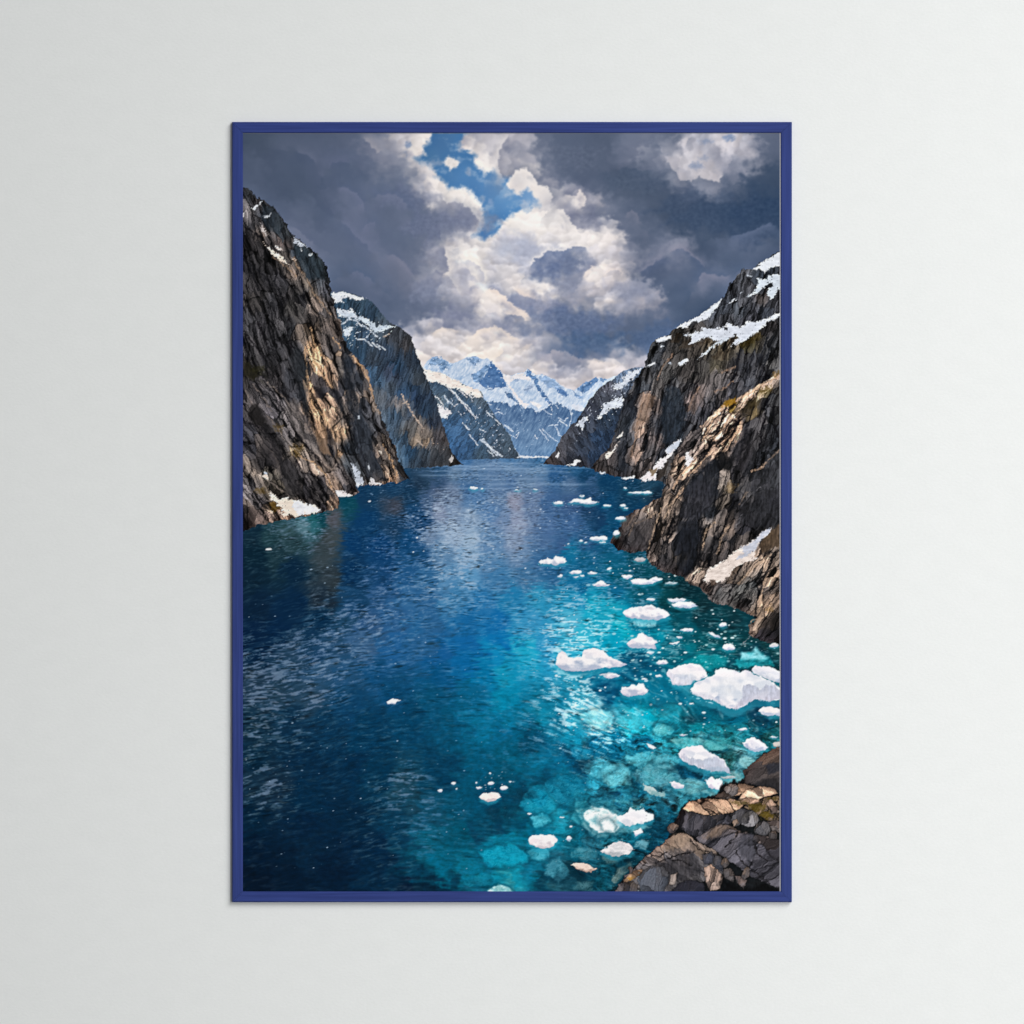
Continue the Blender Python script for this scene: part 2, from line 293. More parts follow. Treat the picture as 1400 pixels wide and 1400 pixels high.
# ----------------------------------------------------------------- water ----
WAT = table("""640,628,70,112,158 700,628,74,118,162 740,630,60,108,152 600,640,46,80,116 650,640,84,118,156 700,640,100,132,168 740,640,96,130,166 790,640,34,82,124 580,648,48,76,108 620,648,88,118,150 680,648,90,122,160 760,650,44,88,134 800,650,20,62,104 640,658,84,118,156 700,658,76,110,152
575,660,30,54,84 600,665,40,70,106 640,665,60,100,145 720,662,96,126,160 780,665,74,106,142 810,665,40,76,116 600,670,90,106,134 620,675,104,124,154 650,680,84,124,168 680,680,90,120,158 705,685,140,146,170 730,680,96,120,156 750,690,62,98,142 780,690,58,90,132 805,690,30,64,104
585,690,60,88,124 600,700,130,144,172 620,700,126,148,178 640,710,130,156,186 670,700,88,126,170 690,710,110,136,172 705,715,136,148,176 730,700,98,122,158 750,720,74,108,152 780,715,60,98,144 820,710,18,58,100 575,710,20,62,108 590,730,110,136,168 620,730,146,170,198 645,740,150,176,202
670,740,96,134,174 705,740,126,146,176 740,740,74,108,150 770,745,56,92,136 800,740,40,84,128 575,760,24,74,122 600,760,90,130,168 640,765,120,160,196 670,770,82,128,170 710,760,100,132,168 740,765,58,104,148 780,755,16,110,150 800,765,14,90,130 580,790,50,104,150 610,790,84,136,178
645,790,90,146,188 680,790,60,118,164 720,785,60,110,152 750,785,40,96,140 790,800,14,104,148 580,820,44,98,146 620,820,60,124,170 660,820,40,116,170 700,820,30,120,168 740,820,40,140,180 780,820,30,140,180 810,830,20,160,190 590,850,40,96,144 640,850,20,100,156 680,850,14,104,164
720,850,50,140,184 780,850,70,166,196 800,870,50,170,196 580,880,36,92,140 640,880,14,98,158 690,880,6,110,170 740,880,40,140,184 780,885,50,160,190 600,895,16,88,146 680,895,10,130,180 720,890,22,154,188
345,730,14,40,60 370,735,30,60,74 395,725,56,86,98 415,715,84,120,132 425,710,40,100,112 440,705,12,64,84 455,710,76,80,90 475,690,12,68,92 500,680,16,54,92 540,670,22,58,96 560,675,20,54,90 540,690,56,64,84 500,710,8,56,104 540,720,22,58,98 570,700,18,62,108 455,740,62,72,82 445,760,54,66,78
450,790,44,56,70 440,820,28,44,64 400,740,36,62,76 380,760,24,50,66 345,760,6,34,54 345,790,8,34,56 400,780,6,36,64 350,830,6,32,60 400,830,4,36,70 380,860,4,36,72 345,870,4,32,66 480,740,6,54,104 520,750,8,58,112 560,740,12,66,118 480,780,6,48,92 520,790,20,66,116 560,780,30,84,134
440,845,6,44,80 480,820,20,64,108 520,820,36,80,126 560,820,46,100,148 470,850,30,70,108 500,850,44,84,128 540,850,44,94,142 570,860,36,98,148 420,870,14,50,86 460,880,36,74,112 500,880,54,94,134 540,880,30,92,146 400,890,36,66,98 350,890,8,38,72 430,895,26,64,104
345,930,34,58,86 400,920,34,66,98 440,910,48,86,122 380,950,34,62,90 420,950,38,68,98 470,920,32,78,120 520,920,14,74,124 480,960,10,62,106 540,950,8,70,116 600,920,4,80,132 640,900,4,98,156 660,920,0,112,160 690,900,14,136,176 690,920,10,140,176 640,950,4,94,136 690,960,0,126,162 590,960,4,76,118
345,1000,14,44,70 400,990,10,46,78 450,1000,6,50,86 500,1000,2,54,92 560,990,2,62,102 620,990,2,78,118 660,990,4,108,146 690,1000,2,96,136 345,1040,6,40,68 420,1040,4,40,72 480,1050,2,42,76 520,1060,2,50,84 550,1075,24,68,96 600,1050,2,58,94 660,1040,0,82,120 700,1030,0,84,120
345,1075,18,46,72 370,1075,18,44,70 420,1090,2,40,72 345,1120,2,34,62 420,1130,2,32,62 480,1120,2,36,66 540,1130,6,56,90 580,1120,14,76,110 640,1100,2,76,112 680,1090,2,70,106 650,1140,4,66,100 700,1120,0,78,112 345,1160,0,24,50 420,1160,4,34,62 480,1160,2,32,62 520,1160,2,36,68 580,1160,8,92,124
640,1150,0,80,112 670,1170,4,136,166 345,1200,2,20,42 400,1190,2,24,48 460,1195,2,26,52 520,1190,2,36,66 560,1190,2,60,92 600,1190,0,100,134 640,1190,4,112,142 680,1180,8,140,166 622,1212,2,60,90 604,1214,2,44,72 584,1212,2,34,58 560,1210,2,26,52 660,1205,4,80,110
700,980,4,110,146 740,985,10,120,150 790,985,40,146,172 810,980,96,176,196 740,1000,2,74,108 720,1010,2,70,104 780,1010,10,120,150 810,1020,6,96,130 700,1040,2,92,126 740,1050,4,104,138 780,1030,2,74,108 800,1045,2,62,92 690,1060,2,76,110 740,1060,2,72,104 780,1065,4,100,130 810,1060,40,140,164
740,1090,6,124,156 770,1090,8,110,140 710,1085,2,66,100 700,1110,2,66,98 680,1125,2,58,90 735,1110,20,140,165 760,1110,20,140,165 790,1110,30,130,150 720,1130,4,104,134 700,1150,4,120,150 740,1165,24,132,158 780,1155,6,90,112 810,1160,30,90,108 700,1175,6,150,178 730,1190,4,110,140 760,1190,36,106,128
700,1200,10,140,165 660,1190,2,110,140 790,1200,8,40,52 745,1200,4,60,84 775,1210,30,80,96 690,1215,60,160,172
830,660,10,56,96 860,670,16,58,92 890,665,36,70,98 830,690,10,64,108 860,690,14,58,94 900,680,18,40,62 835,720,12,70,112 840,750,10,84,122 870,760,8,66,92 840,780,8,92,126 890,775,4,70,92 850,790,8,86,116 920,790,4,50,64 940,800,4,40,52 840,810,10,100,140 880,815,6,86,112 920,820,4,62,74 960,825,10,44,54
840,830,20,156,182 870,850,0,140,170 900,850,2,110,136 940,840,4,74,90 970,850,4,54,66 1000,850,8,48,58 850,860,10,166,188 900,870,4,140,164 940,865,4,84,100 980,860,4,66,78 1010,850,10,56,66 840,880,0,150,180 920,880,4,96,116 960,880,2,80,92 1000,880,6,76,84 1040,885,10,46,50
830,940,2,76,110 860,910,2,84,116 830,910,0,140,170 880,900,2,80,110 940,890,0,116,132 960,905,4,132,142 990,895,0,92,104 1050,890,10,60,66 860,960,0,120,150 900,950,2,110,140 930,950,0,100,128 890,980,0,150,172 860,985,30,160,180 830,985,96,180,198 920,980,20,130,150 940,985,0,80,96 960,975,2,90,112
1000,985,0,84,108 1040,970,6,56,80 900,1000,40,150,168 960,1000,4,110,124 1000,1000,20,110,124 1040,1000,4,70,86 840,1010,0,100,130 880,1015,2,90,120 930,1010,30,130,140 960,1015,60,140,150 1000,1010,20,110,118 1050,1010,20,80,86 840,1030,2,80,108 880,1030,2,100,126 860,1045,40,130,150 900,1035,50,140,156
840,1050,50,136,156 860,1060,30,120,138 840,1070,60,150,166 890,1055,50,130,142 920,1060,60,138,150 940,1050,8,80,110 960,1060,44,112,134 900,1080,44,104,120 930,1080,50,118,132 960,1080,70,138,148 990,1050,56,104,106 1000,1040,30,76,78 1020,1040,80,134,142 1010,1060,70,124,130 840,1090,2,60,90 870,1080,10,80,104
870,1100,60,112,120 920,1095,30,80,96 840,1110,70,144,156 900,1105,20,84,104 940,1100,40,106,120 920,1115,4,66,86 900,1130,4,58,78 900,1150,4,50,68 870,1145,10,86,106 880,1165,10,66,84 850,1170,20,76,90 840,1190,10,48,58 860,1180,14,48,54 830,1200,4,66,82 930,1130,10,46,56 825,1215,4,60,78 985,1090,50,104,112""")
WAV = table("""345,760,.35,.05 400,725,.7,.3 420,720,.8,.5 380,830,.2,.03 450,760,.45,.02 500,800,.6,.2 560,760,.8,.3 600,720,1.3,.75 640,740,1.4,.85 615,760,1.3,.75 650,705,1.2,.7 620,700,1.2,.65 640,800,1.1,.6 700,740,.95,.5 705,700,.95,.55 680,800,.7,.2 750,750,.6,.06 800,760,.6,.3 540,820,1,.5 500,850,1,.65 460,880,1,.7 420,910,1,.8 380,940,1.1,.95 345,945,1.1,.95 440,950,1,.75
400,980,1,.55 345,990,1,.75 400,1000,.8,.5 450,1000,.6,.25 500,900,.9,.45 540,900,.8,.35 560,940,.6,.2 500,960,.5,.2 600,880,.7,.2 640,880,.5,.08 700,830,.7,.35 740,830,.9,.5 790,840,1,.6 720,880,.9,.5 780,880,1.3,.95 770,860,1.2,.9 800,860,1,.7 690,900,.7,.35 700,950,.6,.25 760,960,1,.75 790,970,1.2,.95 740,980,.8,.55
820,990,1,.7 840,950,.6,.25 860,870,.7,.4 900,900,.6,.35 960,900,.6,.4 940,830,.5,.2 1000,850,.4,.15 1000,890,.6,.35 900,960,.4,.12 900,1000,.6,.2 960,1000,.6,.2 1040,980,.5,.15 860,1060,.6,.06 930,1060,.6,.06 345,1035,.7,.5 370,1070,.8,.7 345,1080,.7,.6 420,1060,.4,.12 480,1080,.35,.1 545,1075,.9,.75 520,1040,.4,.25
510,1030,.5,.3 560,1110,.7,.5 580,1140,.6,.4 510,1140,.6,.4 530,1160,.5,.3 450,1130,.2,.03 400,1180,.25,.02 460,1200,.2,.02 600,1020,.4,.1 640,1060,.3,.02 600,1200,.4,.03 680,1190,.5,.02 720,1100,.4,.02 740,1050,.4,.06 700,1010,.4,.3 780,1010,.6,.4 650,640,.8,.2 700,640,.8,.25 780,660,.5,.06 580,660,.5,.03 850,690,.4,.1
480,700,.35,.02 345,1150,.3,.15 780,1100,.5,.03 850,1150,.5,.02 820,830,.9,.5 640,680,.8,.25""")
b = (slice(int(624 - Y0), PH), slice(0, PW))
x, y = GX[b], GY[b]
lam = .0068 * (y - 600) + .85
sp = 22 * np.log1p(np.exp(np.clip((560 - x) / 22, -30, 30)))
sq = 30 * np.log1p(np.exp(np.clip((x - 690) / 30, -30, 30)))
wob = fbm(x / 34, y / 26, 4, 331, .55)
wob2 = fbm(x / 34 + 50, y / 26, 4, 341, .55)
yw = y - .15 * sp * sst(740, 860, y) - .24 * sq * sst(900, 1010, y)
yw = yw + 1.6 * lam * fbm(x / (30 * lam), y / (30 * lam), 2, 301)
v = np.log(np.maximum(.0068 * (yw - 600) + .85, .2)) / .0068
u = (x - 700) / (4.2 * lam)
r1 = fbm(u * .48, v * .58, 2, 311, .5)
r2 = fbm(u * 1.0 + 9, v * 1.0, 2, 321, .5)
deep = sst(860, 1020, y)
mid = sst(760, 830, y)
c = idw(WAT, x + (4 + 8 * np.maximum(deep, mid)) * wob + 2.5 * lam * r1 * (1 - .5 * deep), y + (3 + 8 * deep) * wob2 + 2. * lam * r1, 2.1, 5., .8)
am = idw(WAV, x + 8 * wob, y + 8 * wob2, 2., 8.)
ar, ag = am[..., 0], am[..., 1]
ar = ar * np.clip(.75 + .9 * fbm(x / 30, yw / 14, 4, 367, .6), .1, 1.6)
rip = .55 * r1 + .75 * r2
up = np.clip(rip, 0, 2)[..., None]; dn = np.clip(-rip, 0, 2)[..., None]
hl = np.array([160, 184, 208], F) + (np.exp(-((x - 630) / 55) ** 2 - ((y - 735) / 70) ** 2))[..., None] * np.array([26, 20, 12], F)
teal = sst(690, 800, x) * sst(790, 860, y)
hl = hl + (np.array([140, 218, 230], F) - hl) * teal[..., None]
near = sst(800, 960, y) * (1 - teal)
c = c + (hl - c) * np.clip(up * ar[..., None] * (.48 - .26 * near)[..., None], 0, .8)
c = c * (1 - np.clip(dn * ar[..., None] * .36, 0, .5))
# glints: thin broken crests, thick where the sky shines back
g1 = fbm(u * .7 + 31, v * .8, 3, 351, .55)
pat = 1.25 * fbm(x / 26, yw / 13, 4, 361, .6)
gl = sst(.34, .66, g1 + .50 * (ag - .60) + .42 * pat * np.clip(ag * 1.6, .2, 1)) * np.clip(ag * 1.5, 0, 1)
n3 = fbm(u * .5 + 77, v * .6, 2, 355, .45)
crest = sst(.17, .03, np.abs(n3)) * sst(-.1, .45, fbm(u * .25, v * .3, 2, 357) + 1.1 * (ag - .5) + .85 * pat)
gl = np.maximum(.75 * gl, (.62 + .38 * teal) * crest * np.clip(.12 + 1.05 * ag, 0, 1) * sst(0., .12, ag))
gl = .35 * gl + .65 * soften(gl)
gc = np.array([172, 192, 214], F) + (np.array([226, 242, 246], F) - np.array([172, 192, 214], F)) * teal[..., None]
dimm = np.clip(.60 + .40 * sst(900, 760, y) + .40 * teal + .1 * ag, 0, 1)
c = c + (gc - c) * (gl * dimm * .80)[..., None]
# veils of slush under the surface, lower right
cau = 1 - np.abs(fbm((x + 9 * wob) / 24, (y + 9 * wob2) / 13, 4, 371, .6))
vm = sst(730, 860, x) * sst(940, 1040, y)
c = c * (1 + ((cau - .72) * .75 * vm)[..., None])
c = c * (1 + (.10 * fbm(x / 9, y / 5, 3, 381, .6) * deep)[..., None])
glow = np.exp(-((x - 790) / 95) ** 2 - ((y - 915) / 95) ** 2)
c = c * (1 + .10 * glow)[..., None]
shal = sst(700, 820, x) * sst(930, 1020, y) * sst(1230, 1120, y + .35 * (x - 900))
c = c * (1 + .16 * shal)[..., None]
nv_ = sst(95, 60, c.mean(-1)) * (1 - teal)      # navy with a green cast
c = c * (1 + nv_[..., None] * np.array([0, .02, -.05], F))
art[b] = np.clip(c, 0, 245)
# streaks of calm water near the head of the fjord
for k, (xa, xb, yy, w, a) in enumerate(((560, 720, 637, 1.2, .5), (600, 760, 641, 1.8, .45), (640, 745, 634, 1.2, .35), (560, 700, 650, 1.4, .35), (690, 800, 645, 1.4, .3), (650, 820, 662, 2, .35), (600, 720, 668, 1.4, .35), (570, 640, 644, 1, .4), (745, 830, 640, .9, .35), (640, 760, 655, 1.2, .3))):
    bb = box([(xa, yy), (xb, yy)], 5); q, r = GX[bb], GY[bb]
    m = np.exp(-((r - yy - fbm(q / 30, r / 9, 2, 391 + k)) / w) ** 2) * sst(0, 30, q - xa) * sst(0, 30, xb - q)
    mix(bb, (150, 176, 206), m * a)
rs = np.random.RandomState(5)
def dots(n, reg, col, r0, r1, a0, a1):
    for _ in range(n):
        px = reg[0] + rs.rand() * (reg[2] - reg[0]); py = reg[1] + rs.rand() * (reg[3] - reg[1])
        rr = r0 + (r1 - r0) * rs.rand() ** 3
        bb = box([(px, py)], 4 + rr)
        if bb[0].stop <= bb[0].start or bb[1].stop <= bb[1].start: continue
        m = sst(rr + .7, rr - .5, np.hypot((GX[bb] - px) / (1.2 + .9 * rs.rand()), GY[bb] - py))
        mix(bb, col, m * (a0 + (a1 - a0) * rs.rand()))
dots(260, (760, 760, 1066, 1000), (206, 228, 234), .3, 1.5, .4, 1)
dots(150, (860, 860, 1066, 960), (190, 224, 226), .3, 1.3, .4, .9)
dots(220, (332, 760, 760, 1200), (170, 196, 220), .2, .8, .2, .7)
dots(90, (560, 640, 900, 780), (200, 216, 232), .2, 1., .3, .9)
dots(70, (500, 660, 640, 760), (150, 180, 212), .2, .7, .2, .6)
dots(22, (645, 1055, 705, 1080), (200, 206, 214), .2, .8, .3, .8)
dots(70, (760, 1000, 900, 1200), (196, 224, 230), .2, 1., .3, .8)
# ----------------------------------------------------------------- rocks ----
def rocks(outline, tab, ang, size=(5., 15.), seed=0, contrast=1., edge=2.2, crack=.6, power=1.9, grain=9., stretch2=(11., 34.), jitter=.5, soft=0., split=.14, cool=0., big=0., side=1., clip=None):
    """paint a rock face: colour swatches broken into leaning angular facets.
    ang: lean of the facets in degrees from vertical (+ = top leans left)"""
    b = box(outline, 8); x, y = GX[b], GY[b]
    ex = edge * fbm(x / 8, y / 8, 4, seed + 1, .6); ey = edge * fbm(x / 8 + 30, y / 8, 4, seed + 2, .6)
    d = sdf(outline, x + ex, y + ey)
    a = np.clip(.5 - d, 0, 1) if soft == 0 else sst(soft, -soft, d)
    if clip is not None: a = a * np.clip(.5 - sdf(clip, x + ex * .6, y + ey * .6), 0, 1)
    th = np.radians(ang); cs, sn = F(np.cos(th)), F(np.sin(th))
    w1 = 3.2 * fbm(x / 40, y / 50, 3, seed + 3); w2 = 5 * fbm(x / 40, y / 40, 3, seed + 4)
    w1 = w1 + .9 * fbm(x / 9, y / 9, 2, seed + 33); w2 = w2 + 1.6 * fbm(x / 7, y / 7, 2, seed + 34)
    # coordinates across (p) and along (q) the facets
    p = (x + w1) * cs - (y + w2) * sn
    q = (x + w1) * sn + (y + w2) * cs
    fa, fb, cid, cx, cy = worley(p / size[0], q / size[1], seed + 5)
    ga, gb, gid, hx, hy = worley(p / stretch2[0], q / stretch2[1], seed + 6)
    # swatches looked up at the facet's centre
    dp = cx * size[0] - p; dq = cy * size[1] - q
    dp2 = hx * stretch2[0] - p; dq2 = hy * stretch2[1] - q
    jp, jq = jitter * dp + .25 * dp2, jitter * dq + .25 * dq2
    sx = x + jp * cs + jq * sn; sy = y - jp * sn + jq * cs
    c = idw(tab, sx, sy, power, 1.5)
    r1, r2 = rnd(cid), rnd(gid, 1)
    # slope inside each facet gives a light edge and a dark edge
    tilt = (r1 - .5) * dp / size[0] * -1.6 + (rnd(cid, 2) - .5) * dq / size[1]
    f = 1 + contrast * (.85 * (r1 - .5) + .50 * (r2 - .5) + .60 * tilt)
    few = sst(-.05, .35, fbm(p / 17, q / 40, 2, seed + 21) + .15)      # not every joint is open
    f = f * (1 - .7 * crack * few * sst(split, .02, fb - fa)) * (1 - .7 * crack * sst(.08, .01, gb - ga))
    st = fbm(p / 2.4, q / 17., 3, seed + 9, .55)
    f = f + contrast * .09 * st
    s2 = fbm(p / 5, q / 34., 3, seed + 10, .6)
    f = f + contrast * .12 * s2
    f = f * (1 - .35 * crack * sst(.08, .0, np.abs(s2 + .12)) * few)
    hlk = sst(.24, .06, fb - fa) * sst(-.02, .12, dp * side / size[0])      # arrises catch the light
    f = f + .30 * contrast * hlk
    if big:
        s3 = fbm(p / big, q / (big * 5.5), 3, seed + 11, .55)
        gq = np.clip(np.gradient(s3, axis=1) * big * .9, -1, 1)
        f = f + .32 * contrast * gq * side + .30 * contrast * s3
        cl = np.abs(s3 + .05)
        f = f * (1 - .70 * crack * sst(.065, .012, cl)) * (1 - .25 * crack * sst(.22, .05, cl))
        s4 = fbm(p / (big * .42) + 40, q / (big * 2.), 3, seed + 13, .55)
        f = f * (1 - .45 * crack * sst(.06, .01, np.abs(s4 - .1)))
        f = f + .18 * contrast * np.clip(np.gradient(s4, axis=1) * big * .5, -1, 1) * side
    f = f + sst(.3, .6, st + .8 * (r1 - .3)) * .22 * contrast
    f = np.where(f > 1.2, 1.2 + (f - 1.2) * .5, f)
    lum = c.mean(-1, keepdims=True)
    f = f[..., None]
    # shaded planes stay cool and dark, sunlit ones keep their tan
    k = sst(66, 130, lum)
    if cool:
        c = c * (1.13 - .05 * k)
        grey = c.mean(-1, keepdims=True) * np.array([.96, .985, 1.07], F)
        c = c + (grey - c) * (cool * (.9 - .45 * k))
    warm = .97 + (f - 1) * np.array([1.01, 1., .97], F) * (.85 + .2 * k)
    c = c * np.clip(warm, .18, 2.1) + grain * fbm(x / 2.1, y / 2.1, 2, seed + 12)[..., None] * np.clip(lum / 90, .3, 1.2)
    if cool:
        c = 70 * (np.maximum(c, 1) / 70) ** 1.07
    mix(b, np.clip(c, 3, 246), a)

def snow(pts, col=(226, 226, 232), rough=2.2, a=1., seed=0, shade=16., soft=.8, lean=0.):
    b = box(pts, 8); x, y = GX[b], GY[b]
    q = sdf(pts, x + rough * fbm(x / 6, y / 6, 4, 101 + seed, .7), y + rough * fbm(x / 6, y / 6, 4, 111 + seed, .7))
    k = sst(soft, -soft, q) * a
    g = fbm(x / 4.5, y / 3.5, 3, 125 + seed, .6)
    k = k * (1 - .8 * sst(.78, 1.05, g + .5 * np.clip(1 + q / 4, 0, 1)))      # stones showing near the melting edge
    t = fbm((x + lean * y) / 9, y / 5, 4, 121 + seed, .6) * (shade * 1.4) - 4
    mix(b, np.clip(np.asarray(col, F) + t[..., None], 0, 250), k)

def speck(region, col, thr=.55, sc=(3., 5.), lean=0., seed=0, a=.9, fade=None):
    """scraps of snow on ledges"""
    b = box(region, 2); x, y = GX[b], GY[b]
    inside = sst(4, -6, sdf(region, x, y))
    n = fbm((x + lean * y) / sc[0], y / sc[1], 3, 131 + seed, .6) + .35 * fbm(x / 16, y / 16, 2, 141 + seed)
    mix(b, col, sst(thr, thr + .16, n * (.4 + .6 * inside)) * inside * a)

# far range ------------------------------------------------------------------
def pk(*v, **k): snow(T(570, 430, 5.6, *v), **k)
oA, oB = (570, 470, 8.233), (690, 490, 9.333)
def fa(*v, **k): snow(T(*oA, *v), **k)
def fb(*v, **k): snow(T(*oB, *v), **k)
FAR = T(*oA, 40,1270, 40,300, 80,250, 120,195, 150,172, 180,160, 205,148, 240,160, 280,165, 320,185, 345,205, 400,222, 460,200, 520,172, 560,150, 610,148, 650,138, 690,155, 720,168, 760,172, 790,163, 815,180, 835,196, 870,230, 900,262, 930,295, 960,332, 1000,350) \
    + T(*oB, 0,205, 40,222, 90,222, 150,190, 210,180, 255,176, 272,160, 295,128, 315,150, 340,182, 372,190, 400,212, 470,205, 560,235, 620,260, 660,295, 700,330, 760,370, 810,390, 850,395, 890,412, 915,385, 950,365, 985,335, 1020,310, 1060,298, 1090,290, 1120,265, 1160,238, 1185,252, 1215,246, 1260,262, 1310,265, 1400,225, 1600,200, 1600,1262)
b = box(FAR, 8); x, y = GX[b], GY[b]
d = sdf(FAR, x + .5 * fbm(x / 4, y / 4, 3, 201, .6), y + .5 * fbm(x / 4, y / 4, 3, 202, .6))
st = fbm((x + .6 * y) / 5, (y - .3 * x) / 9, 4, 203, .6)
c = np.array([198, 213, 233], F) + st[..., None] * np.array([30, 22, 13], F)
mix(b, c, np.clip(.5 - d, 0, 1))
# bare rock low on the range, hazier towards the water
low = T(*oA, 640,600, 740,640, 800,655, 880,650, 960,660, 1040,690, 1110,680, 1150,700, 1200,750) + T(*oB, 200,600, 250,660, 300,610, 360,650, 420,700, 470,672, 520,640, 580,600, 640,570, 720,575, 760,620, 830,640, 900,660, 980,670, 1400,690, 1400,1262, -600,1262)
d = sdf(low, x + 2.2 * fbm(x / 6, y / 6, 4, 204, .65), y + 2.2 * fbm(x / 6, y / 6, 4, 205, .65))
st = fbm((x + .55 * y) / 4, (y - .4 * x) / 14, 4, 206, .6)
hz = sst(560, 622, y)
c = np.array([80, 112, 152], F) + hz[..., None] * np.array([22, 24, 22], F) + st[..., None] * np.array([24, 23, 20], F)
mix(b, c, sst(.8, -.8, d))
K = dict(rough=1.5, soft=.7)
fa(150,170, 205,152, 300,178, 370,220, 395,250, 330,292, 270,290, 200,240, 130,242, col=(124,158,198), a=.75, shade=40, seed=1, rough=3)
fa(560,160, 650,142, 722,168, 690,212, 640,250, 610,220, col=(118,150,190), a=.75, shade=40, seed=2, rough=2.6)
fa(640,430, 615,350, 680,310, 790,230, 838,196, 810,300, 740,390, 700,436, col=(112,150,196), a=.8, shade=44, seed=3, lean=1.2, **K)
fa(838,196, 880,240, 960,330, 1000,420, 1012,480, 960,502, 880,490, 850,512, 800,482, 750,492, 720,462, 698,440, 760,370, 800,300, col=(74,114,166), a=.95, shade=16, seed=4, **K)
fa(730,470, 770,480, 850,515, 820,520, 760,500, col=(84,122,170), a=.8, shade=20, seed=5, rough=2)
fa(985,545, 1040,540, 1095,600, 1145,655, 1200,722, 1235,770, 1170,712, 1100,650, 1020,596, col=(84,118,160), a=.9, shade=22, seed=6, **K)
fa(340,350, 370,340, 360,365, col=(110,130,160), a=.8, seed=7, rough=1); fa(470,380, 540,365, 530,385, 490,395, col=(150,178,212), a=.7, seed=8, rough=1.5)
fb(-20,200, 90,228, 150,198, 230,186, 340,258, 335,285, 250,268, 160,262, 90,282, 60,330, 110,400, 180,500, 240,560, 310,580, 262,645, 200,580, 120,470, 40,345, -20,250, col=(243,238,240), rough=1.2, shade=8, seed=9)
fb(330,535, 420,568, 485,610, 435,642, 350,585, col=(243,240,242), rough=1.4, shade=8, seed=10)
fb(870,585, 1000,598, 1016,640, 960,668, 890,652, 835,600, col=(222,227,239), rough=1.5, shade=8, seed=11)
fb(268,172, 296,128, 350,186, 420,258, 440,340, 500,440, 560,520, 605,575, 570,582, 500,512, 430,420, 380,322, 330,250, 290,232, col=(92,130,178), a=.9, rough=1.6, shade=26, seed=12)
fb(430,212, 560,236, 640,282, 740,380, 812,460, 800,492, 720,470, 640,392, 620,360, 560,380, 470,302, 430,250, col=(138,168,208), a=.75, rough=2, shade=26, seed=13)
fb(640,378, 740,388, 812,470, 790,492, 700,452, col=(84,122,174), a=.85, rough=1.5, shade=20, seed=14)
fb(916,390, 1020,308, 1100,288, 1160,238, 1204,270, 1140,340, 1080,402, 1000,442, 960,420, col=(92,130,178), a=.88, rough=1.5, shade=30, seed=15)
fb(1210,248, 1310,268, 1250,304, 1220,282, col=(106,142,186), a=.85, rough=1.2, seed=16); fb(850,400, 930,460, 1012,502, 960,512, 880,462, col=(118,152,196), a=.8, rough=1.6, shade=24, seed=17)
fb(240,400, 300,360, 380,330, 350,370, 290,430, col=(140,162,196), a=.8, rough=1.5, seed=18); fb(100,260, 190,265, 150,300, 110,290, col=(150,172,204), a=.8, rough=1.5, seed=19)
fb(500,300, 560,360, 540,380, col=(140,166,204), a=.6, rough=1.5, seed=20)
def veins(lst, o, w=1.2, col=(204,217,235), a=.85, seed=0):
    for k, v in enumerate(lst):
        P = T(*o, *v); b = box(P, 6); d, s = line(P, GX[b] + 1.1 * fbm(GX[b] / 4, GY[b] / 4, 3, 160 + k + seed), GY[b] + .8 * fbm(GX[b] / 4, GY[b] / 4, 3, 170 + k + seed))
        mix(b, col, sst(w, .1, d) * np.clip(a + .5 * fbm(GX[b] / 3, GY[b] / 3, 2, 150 + k + seed), 0, 1))
veins(((560,860,620,850,680,850), (640,860,680,920,690,980,730,1000), (480,900,540,960,600,1010,670,1060), (440,900,500,970,560,1050), (690,760,760,800,800,760), (700,790,800,860), (820,860,850,770,860,700), (500,660,560,700,600,720), (820,640,850,690,840,720), (380,980,420,1030), (0,850,60,885,110,930), (150,980,180,945), (590,620,610,680), (650,590,680,640), (90,1100,150,1190,200,1240)), oB, 1.1)
veins(((880,780,920,765,970,795), (930,900,1000,930,1080,990), (1120,1060,1150,1000), (1010,1010,1120,1060), (780,660,840,690), (900,730,930,740)), oA, 1.1)
speck(T(570,430,5.6, 530,660, 800,700, 1240,740, 1100,960, 1000,1050, 760,1040, 700,900), (184,204,230), .74, (2.6, 3), .5, 21, .55)
b = box(FAR, 4); x, y = GX[b], GY[b]
mix(b, (168, 184, 206), .13 * sst(626, 600, y) * sst(3, -3, sdf(FAR, x, y)) * np.ones_like(x))
# middle-left snowy slope -----------------------------------------------------
R2 = [(575,640),(576,506),(591,508),(602,510),(616,517.5),(638,528),(657,535),(663,546),(677,569),(695,591),(702,609),(711,624),(712,627),(641,628)]
R2T = table("""600,530,80,100,130 620,550,84,104,136 600,550,100,116,140 640,560,70,96,134 655,580,72,96,130 620,580,66,98,144 610,600,60,94,142 640,610,60,92,138 670,600,72,92,122 690,610,72,88,112 680,620,68,82,106 660,620,70,92,122 630,615,62,96,146 650,545,92,106,130""")
rocks(R2, R2T * np.array([1, 1, 1, 1.0, .93], F), -32, (3, 9), 230, .34, 1.2, .22, 1.8, 5, (7, 20), .4)
fa(60,288, 200,308, 300,338, 400,388, 500,438, 600,488, 690,518, 735,560, 722,602, 640,592, 560,562, 470,512, 370,502, 330,480, 250,442, 160,432, 90,420, col=(241,231,226), rough=1.5, shade=10, seed=31)
veins(((370,500,430,560,470,620,540,700,620,790,660,840), (200,590,250,620,300,700), (340,490,420,560), (470,520,520,560,560,600), (560,560,620,610), (420,700,460,680), (700,560,740,600)), oA, 1.3, (226,222,226), .85, 30)
pk(145,680, 200,710, 270,740, 240,780, 210,800, 160,740, col=(224,222,228), rough=3, shade=14, seed=32)
